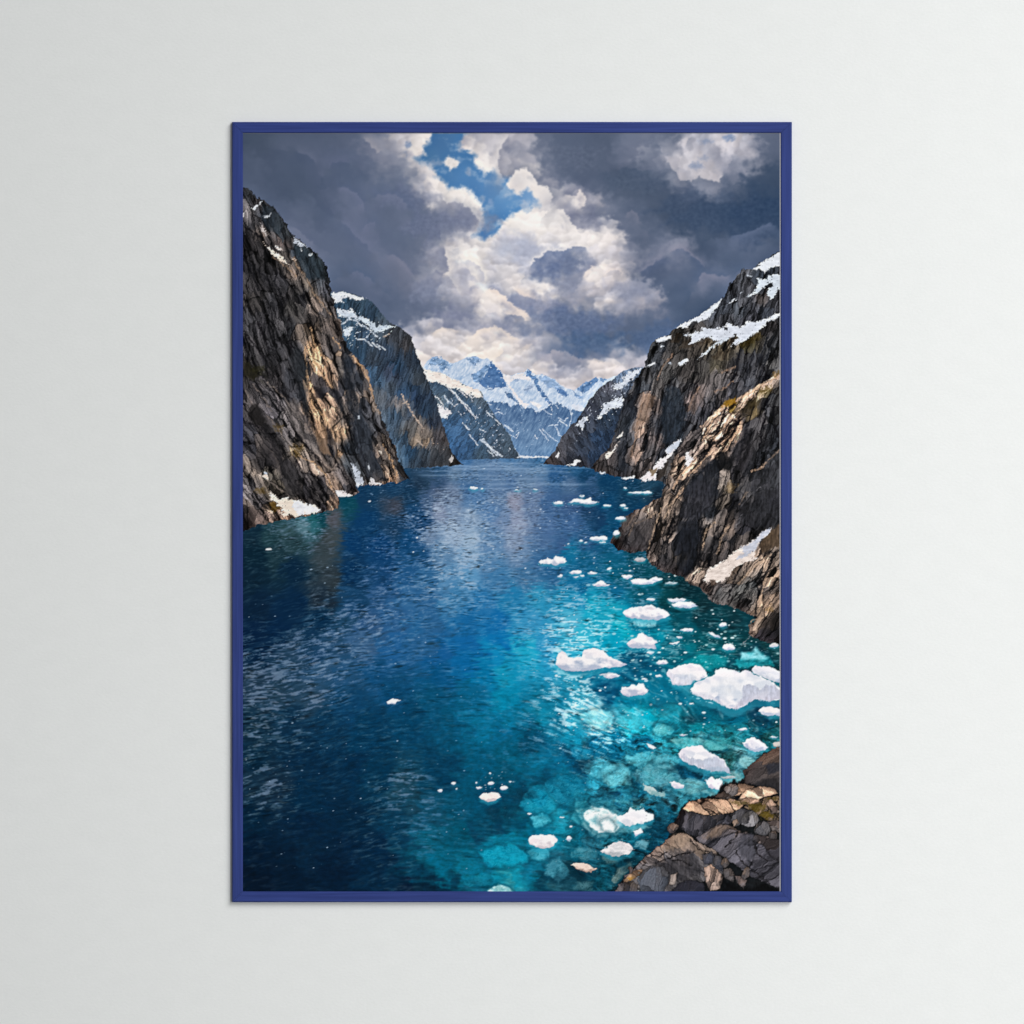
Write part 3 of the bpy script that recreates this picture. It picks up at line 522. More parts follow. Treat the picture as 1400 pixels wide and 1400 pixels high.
for k, v in enumerate(((270,580,330,650,400,710,430,770), (490,960,540,1000,600,1050,650,1085), (505,955,560,1020,610,1080), (350,830,400,880), (530,740,580,790), (400,920,470,1000), (545,1040,590,1085), (230,650,270,690), (490,880,510,890), (600,800,640,840), (210,620,240,680))):
    P = T(570, 430, 5.6, *v); b = box(P, 6); d, s = line(P, GX[b] + 1.4 * fbm(GX[b] / 5, GY[b] / 5, 3, 260 + k), GY[b])
    mix(b, (206,216,230), sst(2.1 if k in (1, 2) else 1.4, .2, d) * (.8 + .5 * fbm(GX[b] / 3, GY[b] / 3, 2, 250 + k)))
speck(T(570,430,5.6, 120,560, 500,620, 700,900, 760,1060, 540,1080, 300,760), (206,214,228), .66, (3, 4), -.6, 33, .7)
snow([(706,626),(712,622.5),(724,624),(735,623.5),(748,624),(752,626)], (222,228,236), 1, .9, 35, 8, .7)
# left second mountain --------------------------------------------------------
R3 = [(440,645),(440,402),(454,400),(463,399),(471,398),(482,402),(500,408),(510,414),(517,423),(523,430),(532,441),(542,445),(551,450),(562,460),(566,475),(572,488),(579,507),(588,530),(595,544),(602,569),(611,596),(618,619),(626,630),(634,636),(600,638),(570,640),(540,641)]
R3T = table("""470,410,60,84,112 490,420,56,76,100 505,425,48,66,90 480,445,64,88,116 500,460,60,80,108 520,450,70,84,104 475,460,60,86,116 490,480,50,72,100 510,490,62,76,98 540,460,64,70,84 555,470,66,68,78 530,480,56,72,98 560,490,52,64,84
540,500,44,66,96 500,510,60,84,116 515,520,66,90,122 530,530,70,84,106 515,545,84,92,108 550,540,50,74,108 565,530,40,58,84 575,520,62,72,88 520,570,84,100,124 540,570,66,86,114 560,560,70,84,108 546,551,104,104,114 580,560,40,56,80 590,580,44,54,74
530,600,70,90,118 550,600,62,84,112 560,590,92,94,102 570,600,116,108,106 580,590,108,102,104 575,575,94,94,102 590,610,80,84,96 600,600,70,70,80 610,620,56,60,70 580,620,60,72,90 560,620,48,74,106 545,625,76,100,130 600,630,54,60,72 570,630,50,66,88 625,633,44,46,52 585,605,124,112,106 552,560,88,96,112 535,510,58,70,96 570,545,44,62,92""")
rocks(R3, R3T * np.array([1, 1, 1.03, 1.0, .93], F), -12, (3., 16), 300, .48, 1.5, .32, 2., 5, (7, 34), .35)
def q1(*v, **k): snow(T(330, 180, 5.6, *v), **k)
def q4(*v, **k): snow(T(330, 430, 5.6, *v), **k)
q1(690,1238, 790,1220, 850,1250, 950,1280, 880,1295, 820,1270, 770,1275, 785,1310, 720,1310, 690,1300, col=(216,220,228), rough=1.6, seed=41, shade=10)
q1(722,1360, 800,1372, 850,1350, 875,1400, 900,1440, 820,1420, 740,1410, col=(206,214,226), rough=2.4, seed=42, shade=14)
q4(760,0, 850,-12, 900,15, 980,40, 1040,90, 1110,85, 1190,85, 1120,110, 1040,140, 990,110, 930,50, 870,20, 800,22, col=(196,208,222), rough=2, seed=43, shade=12)
q4(780,100, 865,100, 830,150, 805,182, 790,150, col=(206,216,228), rough=2, seed=44, shade=10)
for k, v in enumerate(((890,190,940,190,1000,240), (1040,230,1100,268), (765,75,830,35,880,48,920,90), (1000,215,1060,265), (930,80,1000,130,1040,170), (1060,130,1130,100), (1240,680,1270,665), (1230,610,1250,670,1280,690), (1270,690,1330,790,1390,870), (1340,960,1390,1000), (1090,170,1130,150))):
    P = T(330, 430, 5.6, *v); b = box(P, 6); d, s = line(P, GX[b] + 1.4 * fbm(GX[b] / 5, GY[b] / 5, 3, 360 + k), GY[b])
    mix(b, (206,214,226) if k < 6 else (186,168,156), sst(1.8, .2, d) * (.75 + .5 * fbm(GX[b] / 3, GY[b] / 3, 2, 350 + k)))
speck(T(330,430,5.6, 700,-30, 900,-40, 1150,60, 1200,140, 1000,260, 800,260), (196,208,224), .70, (3.5, 3), .6, 45, .8)
speck(T(570,430,5.6, -60,780, 20,800, 160,960, 300,1090, 200,1100, 0,960), (176,156,142), .62, (3, 7), -.6, 46, .8)
snow([(613,629),(618,622),(621,628),(617,632)], (214,210,210), 1, .8, 47, 6)
# right far promontory --------------------------------------------------------
R5 = [(743,634),(749,627),(759,617),(765,601),(775,589),(791,571),(802,553),(813,537),(822,528),(838,518),(848,509),(860,504),(880,501),(890,640),(809,640),(784,637.5),(760,636)]
R5T = table("""850,515,96,110,130 830,530,84,86,96 820,545,66,70,80 810,560,60,64,76 840,545,70,74,84 800,580,56,62,74 830,570,44,56,72 850,580,40,52,70 785,590,62,66,76 775,605,64,66,74 800,610,46,54,68 765,620,66,66,72 755,630,58,56,60 780,630,50,54,64 810,625,38,52,72 820,600,38,54,76 795,632,46,50,60""")
rocks(R5, R5T, 26, (3., 10), 400, .5, 1.5, .32, 2., 5, (7, 24), .35, cool=.15)
def q6(*v, **k): snow(T(820, 430, 5.6, *v), **k)
q6(95,552, 180,512, 170,470, 230,440, 320,405, 300,440, 240,500, 190,550, 120,572, col=(206,212,224), rough=3, seed=51, shade=14)
q6(0,765, 30,690, 100,650, 185,635, 165,710, 80,720, 10,790, -20,800, col=(204,210,222), rough=3, seed=52, shade=14)
pk(1205,850, 1260,800, 1320,770, 1330,735, 1300,820, 1260,892, 1250,850, col=(196,202,214), rough=2.4, seed=53, shade=14)
pk(1060,1090, 1085,1050, 1098,1070, 1080,1100, col=(214,214,220), rough=1.2, seed=54, shade=8)
pk(1140,1155, 1190,1140, 1200,1105, 1260,1118, 1210,1158, col=(220,222,228), rough=1.5, seed=55, shade=8)
speck(T(570,430,5.6, 1300,700, 1390,560, 1400,760, 1260,960, 1200,1000, 1240,850), (190,198,212), .62, (3, 4), .7, 56, .8)
speck(T(820,430,5.6, 0,560, 130,470, 300,420, 160,760, 0,900), (196,204,218), .66, (3.5, 3), .7, 57, .8)
# left cliff ------------------------------------------------------------------
R4 = T(330,180,5.6, -20,425, 35,428, 70,445, 100,480, 120,515, 145,510, 170,525, 215,560, 265,590, 300,650, 340,700, 375,770, 400,800, 460,840, 510,880, 560,915, 605,965, 650,1030, 668,1110, 690,1215, 720,1350, 740,1430) \
   + T(330,430,5.6, 760,60, 790,200, 830,280, 900,350, 960,430, 1000,560, 1030,680, 1080,790, 1120,890, 1170,1000, 1200,1110, 1250,1190, 1292,1258, 1200,1285, 1080,1295, 960,1305, 880,1315, 905,1365, 850,1390, 760,1385) \
   + T(330,650,5.6, 715,120, 755,210, 740,250, 690,265, 620,278, 520,305, 430,325, 330,335, 230,355, 140,375, 70,400, 10,425, -20,430)
R4T = table("""340,265,40,42,46 350,275,62,58,58 360,285,44,48,56 370,300,40,46,54 338,290,88,82,80 350,300,80,74,74 360,310,60,58,60 340,310,48,46,48 372,320,84,78,76 385,315,50,54,58 360,320,100,86,76 340,330,44,40,40 355,340,50,46,46 385,335,90,76,70 400,345,54,60,68 410,350,46,54,62
425,360,46,56,64 435,370,40,50,58 420,375,52,58,66 440,385,62,66,72 445,400,66,66,72 400,365,84,74,66 405,375,96,80,68 340,370,40,38,40 350,390,56,52,52 365,380,38,36,38 385,385,46,44,46 400,395,56,52,50 420,395,64,60,58 430,415,110,94,82 445,425,84,76,72 340,410,60,54,50 355,410,50,46,44 375,415,56,54,56
390,410,34,32,34 400,420,60,56,52 415,410,46,44,46 375,355,46,42,40 365,350,38,36,36 390,350,70,62,56 420,385,92,80,68 414,378,100,86,74 425,405,100,86,72 340,440,58,56,58 360,445,66,62,64 380,440,70,66,66 345,480,62,58,58 350,500,60,56,54 375,470,52,50,52 365,490,42,40,42 395,450,40,40,42 405,480,56,54,56 410,500,44,46,50
400,520,42,42,46 390,500,48,46,48 380,520,62,56,56 410,540,46,46,50 395,540,52,50,54 415,460,92,78,66 425,455,120,98,76 432,485,190,150,112 428,475,160,124,92 440,500,178,140,106 445,480,84,74,68 450,460,74,64,58 455,450,90,76,66 460,470,64,58,56 450,515,150,118,92 435,520,60,52,50 440,530,48,44,46 425,530,170,132,98
425,555,160,125,94 445,545,130,102,82 455,560,140,112,90 440,570,200,158,120 430,580,150,120,96 440,590,168,134,106 452,590,150,122,98 465,590,150,120,92 460,490,120,98,78 465,510,90,80,72 470,530,50,48,52 480,540,120,102,88 460,540,60,56,58 475,570,80,70,64 475,480,40,42,48 480,500,36,40,48 490,490,120,96,76
500,510,110,90,74 490,520,44,46,52 505,540,100,84,72 500,560,62,62,68 495,580,48,52,60 510,575,66,66,70 515,560,96,82,70 520,590,58,56,58 530,600,90,76,64 535,620,76,66,58 545,640,48,46,46 530,640,130,108,90 538,650,170,134,106 555,655,38,42,48 515,620,110,92,78 500,610,52,56,62 510,630,56,58,62 490,600,40,44,50
485,620,44,48,56 480,640,60,64,68 475,610,36,40,46 465,620,130,100,72 455,610,100,84,72 450,620,56,52,52 440,625,100,86,76 445,640,100,84,72 470,650,84,74,70 475,665,60,56,58 455,665,140,116,98 440,665,62,56,56 425,650,64,58,56 430,640,120,102,88 415,630,110,96,86 405,620,120,102,80 410,610,130,108,80 425,610,96,86,80
400,590,100,92,90 390,570,110,102,100 410,580,106,98,96 420,600,92,84,82 380,550,98,90,90 365,540,88,82,82 370,560,80,74,76 355,530,70,64,64 345,530,50,46,46 345,550,84,76,74 350,570,50,46,46 360,580,46,42,42 375,590,56,52,52 385,600,70,64,62 340,590,58,56,60 345,610,54,52,56 355,610,70,62,58 360,630,44,40,40
370,620,52,46,46 378,640,96,84,76 372,650,80,72,62 390,640,50,46,46 400,655,56,52,52 410,665,56,50,48 340,640,96,84,74 350,650,110,96,84 340,660,80,74,72 340,500,36,32,26 348,508,40,38,26 340,515,44,40,34 340,670,100,92,90 350,680,88,80,78 360,690,96,84,78 340,690,84,72,64 345,710,54,44,40 355,712,90,74,66 370,705,120,100,88
385,700,150,124,106 365,670,84,72,58 380,670,80,70,56 376,695,100,76,40 395,680,64,58,52 420,670,56,52,54 440,690,56,52,54 430,675,60,54,52 455,690,150,124,104 460,670,120,98,82 450,680,70,62,58 340,715,24,20,20 400,705,150,124,106 415,703,110,90,74""")
rocks(R4, R4T, 20, (6.5, 17), 500, .9, 2., .8, 2.2, 8, (19, 50), .4, cool=.45, big=26., side=-1.)
rocks(T(330,430,5.6, -20,480, 120,500, 200,500, 330,600, 430,740, 540,900, 640,1100, 720,1200, 780,1400, 500,1700, -20,1700), R4T, 33, (6.5, 16), 540, .9, 3., .8, 2.2, 8, (19, 46), .4, 5., cool=.4, big=22., side=-1., clip=R4)
# a far buttress edge in shade, then the long cracks and bright arrises
def strokes(lst, o, col, w, a=.8, seed=0, wob=1.6):
    for k, v in enumerate(lst):
        P = T(*o, *v); b = box(P, 8); x, y = GX[b], GY[b]
        d, s = line(P, x + wob * fbm(x / 6, y / 6, 3, 600 + seed + k, .6), y + wob * fbm(x / 6, y / 6, 3, 620 + seed + k, .6))
        n = .75 + .6 * fbm(x / 4, y / 4, 2, 640 + k)
        mix(b, col, sst(w, w * .25, d) * a * np.clip(n, 0, 1.2))
o1, o4, o5 = (330, 180, 5.6), (330, 430, 5.6), (330, 650, 5.6)
strokes(((370,0,350,120,380,240,400,380,450,600,500,780,520,860), (130,60,170,160,210,260,270,280), (30,150,110,250,170,330), (520,870,570,980,600,1040), (270,560,380,640,500,830), (160,480,240,600,330,740,400,880,500,1010,600,1120), (800,600,820,720,860,860,890,1000,960,1130),
         (700,560,760,680,800,800,850,960), (40,820,170,880,240,980,300,1080), (560,560,600,610,660,620), (770,280,780,380,820,560,870,700), (680,1010,720,1120,800,1250,860,1340), (400,1090,440,1160,500,1260), (1040,900,1100,1010,1180,1110)), o4, (22,20,24), 2.0, .8)
strokes(((20,700,100,780,180,840,240,960), (280,1050,250,1150,300,1240,310,1390), (30,980,80,1080,130,1220), (60,1010,170,1100,240,1180), (420,1080,470,1180,480,1280)), o1, (20,20,24), 2.2, .8, 7)
strokes(((440,1040,500,1120,550,1230,620,1320,680,1400), (400,970,440,1050), (240,960,340,1030,420,1110)), o1, (150,126,106), 1.8, .75, 20)
strokes(((530,100,560,230,620,330), (560,240,540,330,600,420,640,500), (500,480,520,600,560,740), (850,320,920,400,980,520,1010,640), (590,730,660,830,700,900), (1080,1000,1150,1120,1190,1230), (480,250,500,400,510,520), (700,180,760,250), (640,480,700,560), (440,1080,560,1140,650,1230,700,1330)), o4, (196,158,122), 1.7, .8, 40)
strokes(((90,540,170,640,230,740), (200,520,330,640,430,780,520,900), (30,580,80,680), (200,780,270,850,330,960), (20,1140,130,1210,230,1290,370,1390), (230,1040,280,1140,260,1220)), o4, (128,116,110), 1.6, .7, 60)
# dark faces in shade
def face(o, v, col, a=.7, rough=3., soft=2.5, seed=0, tex=10.):
    P = T(*o, *v); b = box(P, 10); x, y = GX[b], GY[b]
    q = sdf(P, x + rough * fbm(x / 9, y / 14, 4, 700 + seed, .6), y + rough * fbm(x / 9, y / 14, 4, 710 + seed, .6))
    t = 1 + .01 * tex * (fbm(x / 3, y / 14, 3, 720 + seed) + .6 * fbm(x / 5, y / 5, 3, 730 + seed))
    mix(b, np.asarray(col, F) * t[..., None] + 0, sst(soft, -soft, q) * a)
face(o4, (790,300, 850,330, 860,480, 900,640, 930,760, 1000,900, 1030,1060, 1120,1280, 1000,1300, 930,1180, 870,1000, 830,800, 800,600, 770,420), (42,46,54), .62, 3, 3, 1, 26)
face(o4, (380,270, 460,250, 500,420, 510,600, 520,800, 480,760, 430,580, 390,420), (48,50,54), .6, 3, 3, 2, 20)
face(o4, (20,380, 60,370, 110,430, 150,470, 90,500, 20,460), (34,32,24), .85, 3, 2, 3, 30)
face(o4, (700,560, 750,600, 790,720, 760,760, 720,680), (46,46,50), .7, 2, 2, 4, 20)
face(o4, (545,540, 590,560, 640,610, 620,650, 570,640), (40,36,38), .7, 2, 2, 5, 20)
face(o4, (640,860, 690,880, 690,1000, 650,960), (70,60,58), .6, 2, 2, 6, 20)
face(o4, (570,800, 640,870, 660,1000, 690,1090, 600,1060, 570,940), (166,132,104), .55, 2, 2, 7, 14)
face(o4, (420,640, 560,900, 620,1080, 520,1010, 380,840, 330,700), (112,104,102), .5, 3, 3, 8, 20)
face(o1, (160,540, 260,600, 330,720, 290,780, 200,760, 150,660), (44,52,60), .6, 3, 2.5, 9, 24)
face(o1, (400,830, 560,930, 640,1040, 650,1150, 600,1120, 520,1130, 440,1000, 390,900), (44,54,62), .55, 3, 2.5, 10, 30)
face(o4, (80,680, 150,720, 190,810, 160,860, 90,820, 40,760), (30,28,28), .7, 3, 2.5, 11, 24)
face(o4, (170,880, 260,960, 320,1080, 300,1200, 200,1160, 150,1020), (44,42,44), .55, 3, 2.5, 12, 24)
face(o4, (320,1090, 400,1130, 440,1250, 480,1390, 360,1390, 300,1280), (48,46,48), .55, 3, 2.5, 13, 24)
# moss
for k, (px, py, rx, ry, al) in enumerate(((352,506,9,5,.5), (376,693,7,6,.75), (356,672,7,4,.5), (405,620,5,5,.6), (380,585,5,4,.5), (410,612,6,3,.5))):
    puff(ell(px, py, rx, ry, seed=k), (92,72,34) if k else (44,42,24), al, 2.5, 4, 30 + k)
# snow on the left cliff
q1(160,830, 200,880, 260,920, 320,960, 335,985, 370,1020, 340,1010, 280,970, 230,940, col=(232,214,200), rough=1.6, seed=61)
q1(260,865, 300,890, 318,915, 270,905, col=(222,206,200), rough=1.6, seed=62)
q1(65,590, 100,570, 140,560, 160,530, 135,545, 130,575, 90,600, col=(196,200,208), rough=1.5, seed=63)
q1(400,805, 440,835, 500,885, 480,880, 420,870, 405,850, col=(186,192,204), rough=2, seed=64)
q1(145,695, 170,740, 200,800, 180,790, 150,730, col=(196,188,186), rough=1.6, seed=65)
q1(160,645, 210,640, 225,625, 215,650, 180,655, col=(178,182,190), rough=1.3, seed=66)
q1(10,615, 22,630, 20,660, 8,650, col=(196,192,190), rough=1, seed=67)
q1(455,900, 470,915, 455,925, col=(190,198,208), rough=1.5, seed=68); q1(510,940, 535,930, 545,950, 520,955, col=(190,198,208), rough=1.8, seed=69)
q1(380,960, 430,985, 410,990, 385,975, col=(206,186,172), rough=1.5, seed=70)
q4(840,1130, 880,1170, 915,1230, 940,1305, 880,1315, 870,1240, 850,1180, col=(186,192,204), rough=1.6, seed=71)
q4(970,1140, 985,1170, 980,1200, 970,1180, col=(180,184,192), rough=1, seed=72)
q4(985,1260, 1010,1255, 1030,1285, 1080,1295, 1060,1305, 980,1300, col=(206,204,208), rough=1.4, seed=73)
q4(890,775, 905,780, 910,800, 895,795, col=(176,182,192), rough=1, seed=74); q4(1050,1040, 1075,1045, 1080,1075, 1060,1060, col=(196,186,176), rough=1, seed=75)
q4(720,1345, 780,1350, 850,1385, 800,1395, 740,1395, col=(226,220,220), rough=1.2, seed=76)
q4(130,1225, 190,1225, 215,1250, 205,1270, 160,1245, col=(222,204,192), rough=1.5, seed=77); q4(170,1205, 200,1205, 200,1230, 175,1230, col=(190,196,206), rough=1, seed=78)
SN = T(*o5, 215,120, 240,150, 300,180, 350,175, 400,195, 440,190, 490,220, 530,225, 570,235, 610,270, 560,285, 480,300, 430,310, 380,300, 330,310, 300,290, 330,280, 310,250, 260,210, 230,190)
snow(SN, (236,222,208), 2.2, 1, 79, 10); snow(T(*o5, 400,195, 440,190, 490,220, 530,225, 570,235, 610,270, 560,285, 480,300, 430,305, 410,270, 390,240), (232,232,236), 2, 1, 80, 10)
snow(T(*o5, 190,255, 240,280, 240,295, 205,280), (214,190,170), 1.4, 1, 81, 10)
# right great cliff -----------------------------------------------------------
R6 = [(1080,340),(1066,343),(1054,351),(1038,360),(1029,369),(1016,367),(1009,375),(999,389),(990,405),(987,409),(972,419),(959,430),(927,447),(918,455),(897,464),(890,470),(886,482),(882,498),(879,503),(870,516),(863,530),(856,544),(849,564),(841,591),(831,616),(820,624),(808,640),(814,645),(830,648),(850,652),(875,655),(900,657),(960,680),(1080,680)]
R6T = table("""1015,375,70,72,78 1005,390,62,64,70 1020,390,74,74,78 1040,378,44,50,58 1000,410,56,60,68 1020,410,72,72,76 1010,425,60,64,70 1040,410,78,70,66 1045,425,50,54,62 1060,410,56,56,60 1030,430,64,64,70 985,425,60,64,72 990,440,62,62,66 1020,440,56,56,62 960,455,66,62,60 930,465,60,56,52 900,475,50,52,56
895,490,52,54,58 910,490,72,66,62 930,480,50,46,42 950,480,64,56,48 970,475,90,78,60 990,480,84,72,52 1000,470,100,86,66 1020,470,66,58,30 1030,460,74,62,40 1050,450,50,46,46 1060,470,56,56,58 1040,490,44,44,48 1010,490,50,48,48 980,500,70,62,46 960,500,54,50,46 940,505,60,54,50 910,510,72,68,64
890,515,66,64,64 880,530,60,62,66 900,530,72,66,62 885,545,120,98,84 895,560,96,80,72 880,560,110,92,80 875,590,130,106,90 880,610,84,72,68 865,560,50,52,60 855,580,46,50,56 870,620,120,98,84 860,600,60,60,64 850,620,56,54,56 840,620,70,62,60 830,635,60,54,52 825,640,50,46,46 850,640,38,40,46 870,640,66,60,58
885,635,90,78,72 890,620,62,58,58 900,600,90,78,74 905,580,46,48,54 920,560,44,48,56 930,540,50,54,60 920,530,70,68,68 940,530,66,62,62 955,530,100,86,80 945,550,110,94,88 960,550,84,74,72 940,570,64,62,66 930,580,38,44,52 915,600,34,40,48 930,600,36,42,50 905,625,44,46,52 920,615,40,44,50 950,580,60,58,60
960,570,58,56,60 970,550,60,58,60 980,520,80,72,68 1000,510,96,86,80 985,540,74,66,62 1000,530,70,66,68 1020,520,56,56,60 1020,500,46,46,50 1040,510,60,58,60 1055,500,80,76,72 1060,490,66,64,62 1000,545,50,46,46 970,580,60,54,54 940,600,50,48,50 935,620,70,64,62 925,630,60,56,54 910,640,70,64,60 900,650,50,50,52""")
rocks(R6, R6T, -16, (5.4, 14), 800, .85, 1.8, .75, 2.2, 7, (16, 42), .4, cool=.45, big=24., side=-1.)
o3, o6, o7 = (820, 180, 5.6), (820, 430, 5.6), (820, 650, 5.6)
strokes(((1000,1160,960,1290,940,1390), (1190,1250,1120,1330,1100,1400), (1300,1290,1230,1400)), o3, (24,26,32), 2, .7, 3)
strokes(((500,220,470,340,400,480,380,600), (1120,230,1060,300,1040,420,1000,560), (1180,300,1140,420,1100,560), (1290,160,1240,300,1180,460), (660,700,620,860,600,960), (560,480,520,620,480,760,440,960), (300,560,240,760,200,960,180,1150), (420,660,400,800,360,960,330,1160), (740,620,690,760,650,900), (240,520,170,740,120,900), (890,560,870,700), (1330,170,1280,330,1220,470)), o6, (24,26,32), 2., .75, 9)
strokes(((330,640,310,740,280,840), (290,880,260,1000,240,1090), (560,300,480,400,440,500), (760,560,700,660,680,740), (940,440,1040,400), (880,590,960,560,1020,510), (380,620,350,720)), o6, (150,122,104), 1.8, .7, 29)
face(o6, (500,560, 600,560, 660,700, 640,860, 560,960, 480,1000, 470,800, 480,660), (36,44,54), .6, 3, 3, 21, 30)
face(o6, (160,740, 240,640, 260,560, 300,540, 260,760, 200,940, 180,1200, 140,1180, 120,920), (44,48,56), .5, 3, 3, 22, 26)
face(o6, (330,610, 420,620, 400,740, 350,840, 280,860, 300,740), (132,108,92), .5, 3, 2.5, 23, 24)
face(o6, (700,640, 780,560, 790,660, 720,760, 680,740), (112,96,90), .5, 3, 2.5, 24, 24)
for k, (px, py, rx, ry, al) in enumerate(((1022,469,12,5,.6), (1034,462,8,4,.5), (985,485,12,6,.45), (940,470,14,5,.5), (960,468,10,4,.5), (1006,463,10,4,.35), (925,463,8,5,.5))):
    puff(ell(px, py, rx, ry, rot=-.5, seed=k), ((58,48,22) if k < 2 else (56,46,36)), al, 2.5, 4, 50 + k)
def q3(*v, **k): snow(T(820, 180, 5.6, *v), **k)
q3(1400,905, 1310,960, 1220,1010, 1170,1058, 1240,1060, 1270,1090, 1310,1040, 1400,1020, col=(216,220,228), rough=1.5, seed=85, shade=8)
q3(1400,1095, 1290,1100, 1280,1130, 1200,1120, 1210,1160, 1180,1220, 1130,1270, 1220,1230, 1260,1190, 1310,1150, 1330,1180, 1290,1200, 1280,1240, 1310,1290, 1340,1260, 1360,1210, 1400,1190, col=(202,210,220), rough=1.6, seed=86, shade=10)
q3(975,1322, 1040,1270, 1062,1273, 1000,1312, col=(190,196,206), rough=1, seed=87); q3(1128,1098, 1168,1105, 1160,1112, 1130,1106, col=(196,202,212), rough=.8, seed=88)
q3(1070,1235, 1090,1228, 1075,1240, col=(190,196,206), rough=.8, seed=89)
q3(770,1405, 850,1340, 936,1278, 910,1330, 870,1380, 840,1420, col=(210,216,226), rough=1.2, seed=90, shade=8)
face(o3, (1290,1160, 1330,1150, 1335,1185, 1300,1190), (44,46,50), .9, 1.5, .8, 25)
q6(590,98, 700,40, 780,2, 860,-20, 830,30, 780,50, 720,62, 650,105, col=(212,216,226), rough=1.6, seed=91, shade=8)
face(o6, (690,80, 740,55, 760,70, 700,100), (60,60,64), .9, 2, 1, 26)
q6(425,195, 470,172, 550,155, 545,190, 500,200, 440,212, col=(212,216,226), rough=1.4, seed=92, shade=8)
q6(460,235, 495,240, 470,252, col=(190,196,206), rough=1, seed=93)
q6(1400,-15, 1280,20, 1200,62, 1140,50, 1070,100, 1020,80, 980,68, 950,92, 870,112, 790,100, 760,130, 680,150, 700,190, 685,232, 740,212, 800,170, 850,180, 870,205, 980,190, 1050,150, 1060,180, 990,245, 1110,205, 1230,112, 1300,50, 1400,5, col=(208,212,222), rough=2, seed=94, shade=10)
face(o6, (945,95, 985,95, 980,130, 945,125), (52,52,56), .9, 2, .8, 27)
q6(745,342, 850,245, 960,172, 1000,182, 880,242, 800,312, col=(200,206,216), rough=2, seed=95, shade=12)
q6(598,372, 660,330, 682,360, 610,396, col=(206,210,220), rough=1.6, seed=96, shade=8)
q6(345,402, 420,358, 432,374, 380,396, col=(204,208,218), rough=1.2, seed=97)
q6(525,375, 545,362, 550,378, 535,388, col=(190,196,206), rough=1, seed=98)
q6(130,942, 180,890, 182,912, 140,952, col=(214,204,196), rough=1.2, seed=99); q6(40,1092, 68,1040, 84,1058, 150,968, 104,1058, 62,1106, col=(222,210,202), rough=1.2, seed=100)
q6(640,155, 680,140, 660,170, col=(196,202,212), rough=1, seed=101)
SN = T(*o6, 300,1260, 400,1180, 450,1120, 520,1070, 500,1042, 560,990, 622,948, 600,1010, 560,1060, 520,1112, 480,1172, 440,1200, 425,1262, 350,1272)
snow(SN, (220,214,216), 2, 1, 102, 10); snow(T(*o6, 500,1042, 560,990, 622,948, 600,1010, 560,1050, 520,1066), (188,194,206), 1.6, .9, 103, 10)
face(o6, (380,1190, 440,1175, 430,1215, 390,1235), (110,92,70), .8, 2, 1, 28)
face(o6, (440,1180, 480,1175, 540,1100, 520,1190, 470,1260, 430,1262), (60,54,50), .8, 2, 1, 29)
q6(160,1250, 262,1235, 265,1255, 190,1264, col=(216,220,226), rough=1.2, seed=104)
q6(0,1200, 40,1205, 45,1220, 0,1222, col=(196,204,216), rough=1.2, seed=105)
